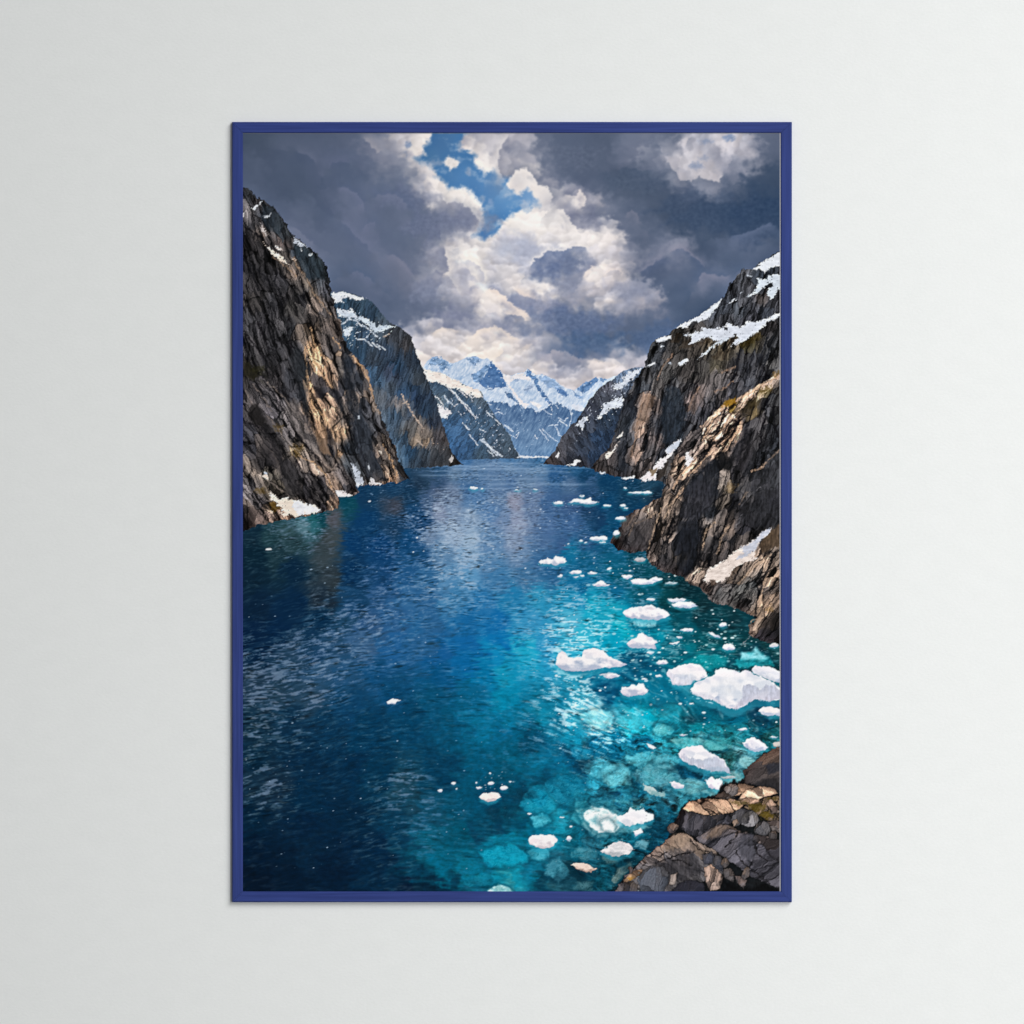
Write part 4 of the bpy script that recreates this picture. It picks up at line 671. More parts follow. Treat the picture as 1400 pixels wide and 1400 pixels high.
# right near cliff ------------------------------------------------------------
R7 = T(*o6, 1420,430, 1380,440, 1290,500, 1180,560, 1090,610, 1030,650, 960,665, 930,700, 880,740, 830,800, 760,870, 700,900, 650,950, 610,1010, 570,1090, 540,1180, 510,1260, 490,1340, 475,1400) \
   + T(*o7, 490,60, 480,160, 420,190, 330,250, 240,280, 190,330, 160,400, 110,440, 80,510, 140,570, 230,590, 350,580, 370,640, 400,690, 500,740, 600,770, 640,780, 690,830, 770,860, 810,910, 880,980, 970,990, 1100,1040, 1210,1090, 1140,1150, 1150,1210, 1190,1250, 1280,1280, 1420,1305)
R7T = table("""1060,520,120,104,92 1050,530,150,128,112 1030,540,160,134,114 1015,550,150,126,108 1000,553,130,100,40 1050,535,90,76,40 1030,560,80,64,36 1020,560,70,58,44 1060,545,60,58,58 1045,550,40,38,38 1050,560,66,64,66 1065,570,70,68,66 990,570,170,142,122 980,580,180,150,128 1000,570,160,132,112 1010,580,170,138,114
1000,595,180,142,112 985,600,186,154,130 970,605,170,140,118 975,620,160,132,112 990,615,150,122,102 960,620,120,102,90 950,600,84,74,70 940,610,96,84,78 955,640,140,116,98 965,630,70,60,54 940,640,150,124,104 930,650,140,116,98 920,660,110,94,82 935,660,90,80,74 1020,580,40,38,40 1030,590,64,60,60 1040,580,70,64,62
1035,600,56,52,52 1055,590,50,50,54 1060,605,44,46,52 1020,610,50,46,46 1005,615,40,38,40 1040,620,46,46,50 1060,620,36,38,42 990,635,22,22,24 975,640,20,20,22 1010,640,50,46,46 1030,640,34,34,38 1050,640,66,66,70 1060,635,60,62,66 990,655,100,88,78 1000,665,96,82,68 960,660,46,46,50 945,670,54,54,58 970,675,36,36,40
1010,660,60,56,54 1040,665,50,48,52 1060,660,44,46,50 1000,670,110,92,66 990,690,70,60,50 1005,690,30,28,30 1020,680,110,100,94 1040,690,44,44,48 1060,680,40,40,46 1055,700,38,38,42 930,680,150,126,106 920,670,90,78,70 915,690,140,118,100 945,690,44,44,48 960,690,50,50,54 970,700,30,32,36 950,705,34,36,42 900,690,110,94,82
890,705,140,120,104 875,705,96,84,76 860,715,80,72,68 880,720,90,80,74 870,735,64,60,60 855,735,56,54,56 845,740,44,40,40 865,748,50,48,50 880,745,60,56,56 900,720,150,126,106 895,740,130,108,92 910,710,130,110,94 915,725,120,102,88 905,735,50,46,46 910,750,70,62,58 895,760,96,82,72 905,770,50,46,46 930,730,24,26,32
945,735,26,28,34 935,750,36,36,42 950,760,40,40,46 930,765,80,66,52 920,775,40,36,36 940,780,36,36,42 965,730,80,72,66 968,712,110,98,90 975,720,100,86,76 970,745,60,54,52 975,760,66,58,54 985,740,50,46,46 995,720,90,74,62 990,750,90,76,68 1000,740,40,38,40 1010,745,76,66,60 1015,725,40,38,42 1030,720,36,34,38
1045,720,38,38,40 1035,735,48,44,46 1060,715,34,34,36 1000,760,60,54,52 1055,735,110,86,56 1060,740,80,64,44 950,790,120,104,92 960,780,130,112,98 945,795,90,76,66 965,800,80,66,58 985,800,90,82,78 980,815,80,78,76 1000,780,80,64,50 1010,785,84,72,62 1030,770,120,102,88 1045,765,140,118,100 1060,755,100,86,74
1040,785,96,88,82 1025,800,80,80,78 1010,815,80,78,74 1020,825,90,82,76 1040,805,66,62,60 1055,790,130,108,90 1050,805,90,78,70 1045,825,130,106,86 1060,820,110,90,74 1035,845,100,82,66 1060,850,40,34,30 1045,850,70,58,50 1030,855,110,94,80 1040,870,50,46,50 1055,870,34,32,36 1065,870,14,14,16""")
rocks(R7, R7T, -20, (8., 20), 900, .9, 2., .85, 2.2, 8, (24, 56), .4, cool=.45, big=30., side=-1.)
rocks(T(820,430,5.6, 1420,440, 1290,505, 1180,565, 1090,615, 1030,655, 960,675, 880,750, 760,880, 660,960, 590,1100, 540,1230, 640,1290, 760,1200, 880,1090, 1000,1050, 1080,860, 1200,640, 1420,520), R7T, -42, (6.5, 16), 940, .95, 1.5, .9, 2.2, 8, (18, 42), .4, 3., cool=.4, big=22., side=-1., clip=R7)
rocks(T(820,650,5.6, 640,790, 760,700, 860,800, 1000,800, 1150,680, 1300,560, 1420,540, 1420,1290, 1280,1270, 1190,1240, 1150,1200, 1210,1090, 970,985, 880,975, 780,860), R7T, -36, (8, 17), 980, .9, 1.5, .9, 2.2, 8, (22, 46), .4, 3., cool=.35, big=24., side=-1., clip=R7)
strokes(((970,700,900,900,820,1060,720,1180), (1070,800,1000,950,900,1090), (1180,700,1120,880,1060,1100,1000,1260), (1290,650,1250,850,1220,1060), (900,1100,800,1180,700,1280), (920,1120,910,1240,890,1390), (1330,700,1340,860,1380,960), (1130,1180,1060,1300,1000,1390), (830,860,770,990,700,1100), (1030,880,940,1040)), o6, (14,14,18), 2.4, .85, 51)
strokes(((900,30,880,200,850,320), (740,20,720,160,700,320), (600,350,520,500,500,700), (1040,40,1020,200,980,320,920,480), (780,330,770,520,760,700), (900,390,860,560,830,700), (440,380,400,520,360,620), (580,250,540,420,470,560,440,680), (150,400,180,480,240,560), (1220,880,1200,1000,1190,1090), (1090,680,1020,820,980,960), (1330,600,1250,800,1210,940), (690,840,720,760,780,720)), o7, (14,14,18), 2.4, .85, 71)
strokes(((1380,470,1250,540,1130,610,1040,660), (950,700,880,790,830,880,790,960), (1080,830,1040,920,960,1030,900,1090), (1010,760,950,860,870,960), (860,1040,760,1150,680,1230), (700,1140,620,1230,560,1330), (640,1330,590,1400), (1160,1200,1230,1180,1380,1030)), o6, (206,170,142), 2., .8, 91)
strokes(((640,80,590,160,530,240,500,330), (470,260,420,400,370,560), (290,280,200,390), (440,280,340,350,260,370,220,470), (880,360,800,440,790,560), (990,380,930,480,900,600), (1130,130,1070,220), (1310,600,1180,700,1060,830), (1270,780,1240,900,1220,1040), (700,760,660,800), (1140,1150,1170,1110,1220,1100)), o7, (176,150,128), 1.8, .75, 101)
strokes(((1150,1230,1090,1300,1120,1290), (1090,300,1040,400), (1230,90,1140,160,1080,240)), o7, (160,156,160), 1.4, .6, 121)
face(o6, (760,1190, 860,1110, 910,1100, 920,1200, 900,1390, 640,1400, 660,1330, 730,1230), (40,42,48), .66, 3, 3, 41, 34)
face(o6, (880,1070, 960,1040, 1040,1120, 1000,1200, 920,1180), (18,18,20), .85, 3, 3, 42, 20)
face(o6, (1040,930, 1130,860, 1170,1000, 1130,1180, 1050,1200, 1010,1100), (44,42,46), .5, 3, 3, 43, 30)
face(o6, (1380,1020, 1290,1080, 1240,1180, 1160,1240, 1060,1330, 1010,1390, 1400,1400), (56,56,60), .55, 3, 3, 44, 36)
face(o7, (600,360, 740,330, 780,420, 740,600, 700,740, 600,740, 580,620), (28,30,36), .7, 3, 3, 45, 34)
face(o7, (620,130, 740,20, 860,60, 860,260, 740,340, 620,320), (46,46,52), .6, 3, 3, 46, 36)
face(o7, (1060,200, 1200,120, 1380,100, 1400,330, 1280,400, 1060,380), (38,38,42), .6, 4, 3, 47, 40)
face(o7, (250,360, 420,310, 400,480, 350,570, 240,570, 210,500), (62,58,60), .6, 3, 3, 48, 26)
face(o7, (170,330, 280,280, 250,380, 190,480, 150,460), (78,72,72), .6, 3, 3, 49, 24)
for k, (px, py, rx, ry, al) in enumerate(((997,551,9,4,.9), (1045,534,12,3,.7), (1030,551,14,5,.6), (1020,560,12,4,.5), (1062,511,8,3,.6), (1000,666,8,8,.35), (1057,738,9,10,.4), (1053,832,6,4,.4))):
    puff(ell(px, py, rx, ry, rot=-.4, seed=k), ((140,104,36), (84,68,34), (62,52,32), (50,42,30), (110,84,44), (112,90,58), (104,82,54), (116,90,50))[k], al, 1.8, 4, 70 + k)
snow(T(*o6, 650,1062, 690,1050, 690,1085, 720,1100, 680,1162, 650,1150, 665,1110), (226,220,220), 1.4, 1, 106, 8)
SN = T(*o7, 800,780, 830,720, 890,680, 960,650, 1010,600, 1080,550, 1130,530, 1200,480, 1250,430, 1312,402, 1290,450, 1230,500, 1200,560, 1180,620, 1210,640, 1100,670, 1040,700, 1000,750, 960,800, 890,822, 830,822, 790,812)
snow(SN, (224,210,202), 1.8, 1, 107, 14, .8, .8); snow(T(*o7, 1080,550, 1130,530, 1200,480, 1250,430, 1312,402, 1290,450, 1230,500, 1200,560, 1150,600, 1080,640, 1040,640, 1100,590), (184,188,202), 1.6, .85, 108, 12, 1.5, .8)
face(o7, (1220,540, 1240,500, 1300,440, 1380,370, 1390,540, 1300,560, 1240,600), (84,70,58), .9, 2, 1.5, 50, 24)
face(o7, (840,800, 880,795, 900,830, 860,850), (90,76,68), .9, 2, 1, 51, 24)
# --------------------------------------------------- ice and slush -----------
def under(pts, col, a=.7, seed=0, soft=1.8, rough=2.4, tex=26):
    """ice lying under the surface: pale veil with a marbled grain"""
    b = box(pts, 18); x, y = GX[b], GY[b]
    n = fbm(x / 13, y / 10, 4, 801 + seed, .5); m = fbm(x / 13 + 9, y / 10, 4, 811 + seed, .5)
    q = sdf(pts, x + rough * n, y + rough * m)
    t = (1 - 2 * np.abs(fbm((x + 6 * n) / 16, (y + 6 * m) / 8, 4, 821 + seed, .62))) * tex
    if a >= .45 and tex > 11: mix(b, (4, 62, 82), np.exp(-np.abs(q - 3) / 3.5) * .38)
    k = sst(soft, -soft, q) * a * np.clip(.95 + .5 * n, .4, 1.15)
    mix(b, np.clip(np.asarray(col, F) * (1.14 if tex > 11 else 1.) + t[..., None], 0, 246), k)
def ice(pts, seed=0, top=(238, 237, 240), low=(172, 186, 206), rough=1.0, glow=.5, lowf=.42, blot=5., soft=.9):
    p = np.asarray(pts); y0, y1 = p[:, 1].min(), p[:, 1].max(); h = y1 - y0
    b = box(pts, 12); x, y = GX[b], GY[b]
    q = sdf(pts, x, y - .16 * h - 1)
    if glow: mix(b, (66, 172, 196), sst(3.5, -2, q + 1.2 * fbm(x / 8, y / 3, 2, 841 + seed)) * glow)
    q = sdf(pts, x + rough * fbm(x / 7, y / 7, 3, 851 + seed, .5), y + rough * fbm(x / 7, y / 7, 3, 861 + seed, .5))
    rel = (y - y0) / max(h, 1)
    n = fbm(x / (4 + .34 * h), y / (4 + .24 * h), 3, 871 + seed, .45)
    s = sst(1 - lowf - .22, 1 - .06, rel + .32 * n)
    gy, gx = np.gradient(fbm(x / (6 + .40 * h), y / (6 + .30 * h), 2, 881 + seed, .4) * (6 + .34 * h))
    _a, _b, ci, _c, _d = worley(x / (.40 * h + 4) + .4 * n, y / (.30 * h + 3) + .4 * n, 875 + seed)
    s = s + (rnd(ci) - .45) * .30 * sst(5, 16, F(h))
    s = np.clip(s + np.clip((gy - .5 * gx) * .22, -.1, .25) * sst(6, 22, F(h)), 0, 1)
    c = np.asarray(top, F) + (np.asarray(low, F) - np.asarray(top, F)) * s[..., None]
    c = c + (fbm(x / 2.4, y / 2.4, 2, 891 + seed) * blot * .5)[..., None]
    mix(b, np.clip(c, 0, 248), sst(soft, -soft, q))
o2, o3b, o8, oz, oL = (570, 650, 5.6), (820, 650, 5.6), (820, 850, 5.6), (700, 680, 3.5), (570, 970, 5.6)
o5b = (820, 970, 5.6)
# veils first
under(ell(842, 1060, 24, 19, n=9, rough=.28, seed=1), (92, 172, 184), .62, 1)
under(ell(818, 1050, 24, 13, n=9, rough=.28, seed=2), (78, 166, 182), .5, 2)
under(ell(882, 1038, 22, 12, n=9, rough=.28, seed=3), (84, 168, 180), .6, 3)
under(ell(912, 1040, 18, 10, n=9, rough=.28, seed=4), (84, 160, 172), .5, 4)
under(ell(902, 1062, 36, 16, n=9, rough=.28, seed=5), (78, 142, 154), .6, 5)
under(ell(950, 1018, 34, 10, rot=.1, n=9, rough=.28, seed=6), (100, 172, 176), .65, 6)
under(ell(985, 1015, 18, 10, n=9, rough=.28, seed=7), (60, 142, 146), .5, 7)
under(ell(1019, 1040, 11, 7.5, n=9, rough=.28, seed=8), (110, 160, 164), .75, 8)
under(ell(945, 1075, 30, 12, n=9, rough=.28, seed=9), (96, 150, 156), .55, 9)
under(ell(1002, 1068, 20, 12, n=9, rough=.28, seed=10), (104, 146, 150), .6, 10)
under(ell(835, 1098, 30, 12, n=9, rough=.28, seed=11), (40, 130, 150), .5, 11)
under(ell(985, 1085, 22, 8, n=9, rough=.28, seed=12), (92, 136, 140), .6, 12)
under(ell(742, 1093, 27, 19, n=9, rough=.28, seed=13), (8, 122, 150), .5, 13)
under(ell(775, 1080, 25, 22, n=9, rough=.28, seed=14), (6, 96, 122), .5, 14)
under(ell(738, 1122, 13, 10, n=9, rough=.28, seed=15), (70, 166, 184), .6, 15)
under(ell(798, 1113, 18, 20, n=9, rough=.28, seed=16), (60, 150, 164), .45, 16)
under(ell(800, 1168, 18, 10, n=9, rough=.28, seed=17), (60, 120, 134), .55, 17)
under(ell(762, 1190, 15, 14, n=9, rough=.28, seed=18), (48, 116, 134), .65, 18)
under(ell(796, 1212, 16, 6, n=9, rough=.28, seed=19), (54, 98, 108), .6, 19)
under(ell(735, 1167, 15, 7, n=9, rough=.28, seed=20), (70, 160, 178), .55, 20)
under(ell(878, 1155, 12, 7, n=9, rough=.28, seed=21), (80, 132, 146), .7, 21)
under(ell(690, 1170, 40, 14, n=9, rough=.28, seed=22), (6, 142, 170), .45, 22)
under(ell(815, 982, 22, 12, n=9, rough=.28, seed=23), (120, 196, 208), .45, 23)
under(ell(868, 988, 24, 10, n=9, rough=.28, seed=24), (90, 180, 192), .35, 24)
under(ell(905, 998, 14, 7, n=9, rough=.28, seed=25), (110, 186, 190), .45, 25)
under(ell(965, 905, 34, 10, n=9, rough=.28, seed=26), (10, 136, 146), .45, 26)
under(ell(795, 1030, 14, 8, n=9, rough=.28, seed=27), (16, 120, 150), .5, 27)
under(ell(655, 1205, 22, 9, n=9, rough=.28, seed=28), (8, 120, 146), .4, 28)
under(T(*o5b, 90,1310, 130,1220, 240,1165, 262,1200, 180,1280, 120,1335), (92,112,110), .7, 29, 2., 2.5)
under(T(*o5b, 20,1120, 60,1130, 140,1160, 140,1175, 60,1180, 20,1150), (70,100,104), .6, 30, 2., 2.)
# dark wells between
for k, (px, py, rx, ry, a) in enumerate(((800,1046,14,9,.5), (868,1070,8,12,.45), (942,1052,26,9,.6), (905,1128,38,14,.45), (826,1085,16,8,.5), (770,1203,18,10,.5), (800,1190,28,7,.4), (712,1086,24,8,.45), (690,1112,26,12,.35), (948,983,18,6,.5), (900,965,30,7,.35), (860,1180,18,16,.4))):
    under(ell(px, py, rx, ry, seed=40 + k), (3, 46, 64), a, 40 + k, 6, 6, 10)
# berg half under water
I = T(*o8, 1015,325, 1080,280, 1085,240, 1160,238, 1198,198, 1230,240, 1290,270, 1335,330, 1200,348, 1080,348)
under(I, (30, 160, 170), .8, 60, 3, 2.5, 16); under(T(*o8, 1080,285, 1085,240, 1160,238, 1198,198, 1230,240, 1290,275, 1240,300, 1150,290), (122,184,194), .85, 61, 3, 2, 12)
def el(o, cx, cy, rx, ry, seed=0, **k):
    ice(ell(o[0] + cx / o[2], o[1] + cy / o[2], rx / o[2], ry / o[2], seed=seed), seed, rough=k.pop('rough', 1.1), **k)
for k, v in enumerate(((388,1355,28,12), (432,796,45,16), (207,775,40,15), (392,948,32,11), (670,1182,48,13), (612,1237,24,9), (945,1143,28,16), (988,1315,50,25), (290,131,75,7), (362,130,34,9), (195,96,10,6), (55,231,32,8), (180,232,22,8), (200,252,14,6), (160,327,38,13), (25,480,32,18), (20,512,25,5), (72,715,14,10))):
    el(o3b, *v, seed=100 + k)
el(o3b, 548, 824, 45, 9, seed=120, top=(170,188,196), low=(120,150,160)); el(o3b, 310, 645, 48, 16, seed=121, top=(176,180,186), low=(130,140,150))
el(o3b, 128, 440, 24, 20, seed=122); el(o3b, 1335, 1300, 34, 16, seed=123, top=(196,196,196))
for k, v in enumerate(((1085,210,38,12), (430,97,30,13), (502,102,10,5), (1265,160,20,7), (1215,740,46,15), (1345,748,34,11), (1098,770,18,9), (1220,775,20,7), (1265,768,16,8), (1370,482,50,14), (1160,525,8,5), (1258,503,12,8), (1290,515,8,4), (770,112,20,4), (905,110,14,4))):
    el(o2, *v, seed=130 + k)
for k, v in enumerate(((388,235,28,13), (478,310,43,17), (85,412,62,25), (15,408,22,6), (450,415,24,7), (340,440,26,7), (590,158,20,7), (560,170,30,6), (1000,1330,1,1), (1095,825,34,9), (640,865,28,5), (850,622,18,6), (700,630,18,5), (1330,883,30,5))):
    el(o8, *v, seed=150 + k, glow=.3)
def fl(o, *v, seed=0, **k): ice(T(*o, *v), seed, **k)
fl(o3b, 520,945, 600,940, 660,945, 650,968, 560,972, 530,965, seed=170, top=(206,214,222), rough=1.2)
fl(o3b, 545,988, 600,970, 660,965, 700,968, 755,1006, 700,1013, 620,1013, 570,1002, seed=171, rough=1.2)
fl(o3b, 230,805, 270,792, 330,790, 400,800, 432,816, 400,830, 330,838, 250,831, seed=172, rough=1.2)
fl(o3b, 0,805, 30,815, 75,840, 40,848, -20,850, -60,840, -20,815, seed=173, rough=1.2)
fl(o3b, 828,1203, 860,1205, 930,1238, 900,1240, 860,1225, seed=174, rough=1., top=(206,216,222))
A = T(*o3b, 175,1052, 205,1022, 270,1006, 340,1000, 395,990, 430,1010, 480,1025, 520,1050, 537,1072, 500,1090, 440,1108, 350,1105, 260,1095, 200,1080)
under(T(*o3b, 230,1095, 440,1100, 430,1150, 380,1160, 260,1150), (150,190,200), .6, 62, 1.5, 1.5, 30)
ice(A, 175, lowf=.25); face(o3b, (345,1028, 395,1000, 432,1030, 390,1022), (196,196,208), .7, 1.5, 1.2, 60, 4)
B = T(*o3b, 205,1290, 240,1255, 285,1240, 300,1210, 320,1200, 345,1220, 400,1240, 446,1280, 420,1295, 436,1330, 390,1325, 330,1320, 260,1322, 215,1307)
ice(B, 176, lowf=.35)
fl(o2, 1160,205, 1200,180, 1260,180, 1300,185, 1325,168, 1345,195, 1392,205, 1350,222, 1290,222, 1250,208, seed=177, rough=1.2)
fl(o2, 930,660, 990,640, 1000,628, 1040,640, 1060,615, 1110,620, 1152,660, 1110,676, 1060,690, 1030,680, 960,676, seed=178, rough=1.5)
under([(762,908),(800,914),(840,912),(856,914),(820,924),(775,922)], (6,70,104), .55, 63, 3, 2, 8)
fl(oz, 210,785, 222,742, 240,735, 252,742, 268,765, 330,765, 345,730, 400,720, 440,735, 470,765, 552,798, 520,812, 440,815, 350,832, 280,832, 235,825, 212,800, seed=179, lowf=.3)
fl(o8, 155,532, 170,505, 230,497, 240,480, 280,487, 300,464, 330,474, 345,500, 376,530, 345,555, 280,562, 230,576, 180,560, seed=180, rough=1.5)
E_ = (512,402, 530,365, 590,345, 650,322, 730,320, 790,345, 815,385, 826,420, 760,450, 720,450, 690,480, 620,488, 560,480, 540,440)
fl(o8, *E_, seed=181, lowf=.1, rough=1.3)
face(o8, (512,402, 540,440, 560,480, 575,440, 610,408, 560,400, 535,375), (206,212,224), .85, 2, 1.2, 61, 5)
face(o8, (560,480, 580,440, 620,405, 700,400, 740,430, 720,450, 690,480, 620,488), (206,212,224), .7, 2, 2, 62, 6)
Fv = (695,522, 730,470, 800,440, 880,405, 890,365, 930,350, 980,365, 1030,370, 1060,385, 1130,370, 1170,400, 1250,425, 1340,470, 1390,520, 1390,590, 1290,605, 1200,590, 1130,622, 1080,660, 1020,671, 960,650, 900,612, 800,587, 730,560)
Gv = (1160,370, 1185,342, 1260,340, 1330,355, 1390,390, 1390,475, 1300,445, 1240,418, 1180,397)
fl(o8, *Gv, seed=182, lowf=.1, rough=1.3, top=(226,228,234))
face(o8, (1180,395, 1230,400, 1300,420, 1390,450, 1390,475, 1300,447, 1240,418), (186,194,210), .6, 2, 2, 63, 5)
under([(948,955),(975,965),(1000,972),(1030,970),(1066,958),(1066,966),(1030,978),(1000,980),(970,972)], (6,60,84), .6, 64, 4, 2, 8)
fl(o8, *Fv, seed=183, lowf=.02, rough=1.6, blot=6)
face(o8, (1100,490, 1140,474, 1170,480, 1222,512, 1270,490, 1340,488, 1390,530, 1390,592, 1290,607, 1200,592, 1130,625, 1080,662, 1020,670, 1055,630, 1090,570, 1082,530), (188,192,208), .92, 2.5, 1.4, 64, 7)
face(o8, (1180,560, 1250,535, 1300,510, 1300,540, 1250,590, 1200,592, 1130,622), (206,208,220), .6, 3, 2, 65, 5)
face(o8, (695,524, 760,552, 850,562, 900,595, 960,632, 1020,660, 1020,672, 960,652, 900,614, 800,589, 730,562), (206,211,222), .85, 2, 1.3, 66, 5)
face(o8, (880,450, 960,440, 1040,460, 960,470), (226,227,232), .7, 4, 4, 67, 3); face(o8, (960,500, 1060,490, 1090,510, 1000,540), (226,227,232), .7, 4, 4, 68, 3)
fl(o8, 1215,682, 1250,655, 1300,650, 1360,665, 1390,680, 1390,718, 1300,722, 1250,706, seed=184, rough=1.6, top=(228,226,228))
under(T(*o8, 640,1060, 720,1100, 860,1150, 980,1160, 900,1190, 780,1170, 680,1130), (6,70,94), .6, 65, 4, 3, 8)
fl(o8, 598,1010, 640,965, 700,955, 772,948, 830,990, 900,1030, 950,1060, 985,1120, 1006,1162, 950,1142, 880,1140, 800,1130, 700,1092, 630,1057, 605,1035, seed=185, lowf=.02, rough=1.3, blot=5)
face(o8, (606,1040, 640,1018, 700,1045, 760,1060, 800,1062, 850,1040, 890,1030, 950,1068, 1003,1160, 950,1143, 880,1140, 800,1130, 700,1092, 640,1062), (184,192,208), .9, 2.5, 1.6, 69, 7)
face(o8, (800,1130, 880,1110, 960,1120, 1003,1160, 950,1143, 880,1141), (160,180,198), .6, 2, 2, 70, 5)
fl(o8, 1095,930, 1130,895, 1180,884, 1240,920, 1292,966, 1260,985, 1190,996, 1130,970, seed=186, rough=1.6, lowf=.3)
fl(o8, 810,1212, 850,1190, 900,1205, 935,1200, 946,1270, 890,1290, 830,1266, seed=187, rough=1.5, lowf=.2, top=(238,236,240), low=(196,196,212))
fl(o8, 536,1225, 570,1220, 640,1250, 641,1275, 580,1280, 550,1256, seed=188, rough=1.3, top=(222,224,230))
fl(o8, 340,1240, 400,1270, 450,1305, 500,1305, 498,1330, 440,1335, 380,1320, 340,1295, seed=189, rough=2, top=(176,202,204), low=(120,166,172), glow=.2)
fl(o8, 358,935, 400,945, 430,965, 410,980, 378,962, seed=190, rough=1, glow=.3)
el(o8, 985, 1192, 55, 13, seed=191, top=(176,190,194), low=(130,150,156)); el(o8, 1355, 940, 30, 22, seed=192, top=(190,190,186), low=(140,140,136))
O2 = [(799,1111),(808,1103),(825,1104),(838,1112),(848,1118),(852,1127),(840,1138),(830,1137),(818,1138),(806,1128),(801,1118)]
under([(790,1108),(812,1100),(840,1106),(880,1125),(888,1132),(850,1140),(815,1146),(800,1132)], (130,178,184), .6, 66, 3, 3, 20)
under(O2, (196,210,210), .92, 67, 1.5, 2, 26); under([(822,1124),(832,1121),(840,1130),(838,1137),(826,1134)], (220,224,224), .8, 68, 1.5, 1.5, 12)
fl(o5b, 128,832, 170,810, 215,790, 230,756, 280,777, 330,762, 412,812, 400,850, 340,870, 270,880, 230,896, 160,870, seed=193, lowf=.12, rough=1.8, low=(206,214,222))
fl(o5b, 8,1082, 60,1050, 110,1020, 170,1003, 230,1030, 266,1076, 230,1105, 170,1112, 140,1136, 80,1116, 30,1096, seed=194, lowf=.3, rough=2, top=(222,222,224), low=(168,176,182), blot=16)
fl(o5b, 250,936, 290,920, 310,906, 330,945, 300,956, 280,970, seed=195, rough=1.2)
fl(oL, 478,672, 500,645, 560,635, 620,640, 638,665, 600,700, 545,707, 500,690, seed=196, rough=1.2, top=(234,226,224), low=(190,184,190), lowf=.3)
fl(oL, 855,995, 880,962, 960,958, 1040,960, 1079,1000, 1040,1050, 970,1065, 910,1055, 865,1025, seed=197, rough=1.2, top=(236,234,236), low=(196,196,204), lowf=.25)
fl(oL, 1178,1182, 1260,1175, 1330,1190, 1378,1226, 1300,1246, 1230,1226, seed=198, rough=2, top=(218,202,192), low=(150,132,124), glow=.0)
under(T(*oL, 535,1410, 570,1362, 640,1343, 700,1365, 735,1410), (166,204,202), .85, 69, 2, 2.5, 24)
for k, v in enumerate(((1163,987,18,17), (280,565,18,12), (178,620,16,10), (570,565,26,13), (665,600,30,17), (475,598,20,9), (457,560,10,6), (710,555,10,8), (863,798,16,8), (562,488,7,6), (303,608,6,5), (1180,897,10,8), (1110,826,14,6))):
    el(oL, *v, seed=200 + k, rough=.9, glow=.2, top=(232,226,226))
fl((300,680,3.5), 800,975, 830,966, 866,970, 845,984, 806,991, seed=215, rough=1.2, glow=0)
ice(ell(367, 751, 4.6, 1.5, seed=3), 216, rough=.6, glow=0)
ice(ell(505, 685.5, 2, 1, seed=3), 217, rough=.4, glow=0)
# -------------------------------------------------------- shore rocks --------
def stone(v, top, body, seed, ang=-30, size=(5, 12), rough=1.4, lit=.35, contrast=.4, crack=.30, rim=.0, o=o5b):
    """one boulder: lit upper planes, body in half shade, dark foot"""
    P = np.asarray(T(*o, *v)); y0, y1 = P[:, 1].min(), P[:, 1].max(); x0, x1 = P[:, 0].min(), P[:, 0].max()
    h = y1 - y0
    tab = []
    for i in range(5):
        for j in range(5):
            q, r = x0 + (x1 - x0) * i / 4, y0 + h * j / 4
            t = np.clip((lit + .12 - j / 4) / .24, 0, 1)
            k = (1 - .20 * max(0, j / 4 - .55))
            tab.append((q, r) + tuple(np.asarray(top) * .88 * t * np.array([1., .97, .96]) + np.asarray(body) * 1.36 * k * (1 - t)))
    rocks([tuple(p) for p in P], np.asarray(tab, F), ang, (size[0] * 1.5, size[1] * 1.6), seed, contrast, rough, crack, 1.8, 7, (size[0] * 3.6, size[1] * 3.), .5, cool=.2)
    b = box(P, 6); x, y = GX[b], GY[b]
    d = sdf(P, x + rough * fbm(x / 8, y / 8, 4, seed + 1, .6), y + rough * fbm(x / 8 + 30, y / 8, 4, seed + 2, .6))
    art[b] *= (1 - .28 * (np.exp(-np.abs(d) / 1.2) * (d > -4)))[..., None]
face(o5b, (120,1420, 140,1350, 190,1290, 330,1150, 520,990, 570,880, 625,760, 690,700, 880,650, 950,570, 1095,540, 1240,350, 1420,280, 1420,1420), (24,23,25), .95, 3, 2, 80, 20)
stone((1095,490, 1130,440, 1170,410, 1240,350, 1330,300, 1420,285, 1420,640, 1300,600, 1180,580, 1120,570), (104,86,74), (48,43,42), 1001, -58, (4, 15), 2., .35)
face(o5b, (1180,580, 1250,530, 1420,520, 1420,660, 1300,605), (44,42,44), .8, 2, 2, 81, 20)
face(o5b, (1265,430, 1330,400, 1385,420, 1385,480, 1290,490), (40,42,50), .7, 2, 2, 82, 20)
stone((880,670, 900,645, 955,635, 1010,650, 1040,680, 990,690), (96,82,72), (70,62,58), 1003, -40, (4, 9))
stone((1040,600, 1060,570, 1115,570, 1180,590, 1160,620, 1090,640, 1050,660, 1020,660), (176,146,122), (150,122,102), 1005, 60, (6, 14), 1.2, .6, .5)
stone((1060,690, 1090,650, 1120,620, 1180,595, 1250,590, 1340,610, 1365,640, 1290,660, 1220,690, 1160,680), (176,148,126), (150,126,108), 1006, 55, (7, 18), 1.2, .6, .5)
stone((1065,700, 1130,670, 1220,690, 1220,715, 1150,735, 1090,722), (168,140,118), (120,98,84), 1007, 60, (6, 14), 1.2, .5, .5)
stone((950,600, 985,570, 1040,570, 1060,600, 1050,650, 1010,662, 965,640), (118,106,98), (82,76,74), 1008, -30, (6, 11), 1., .5, .5)
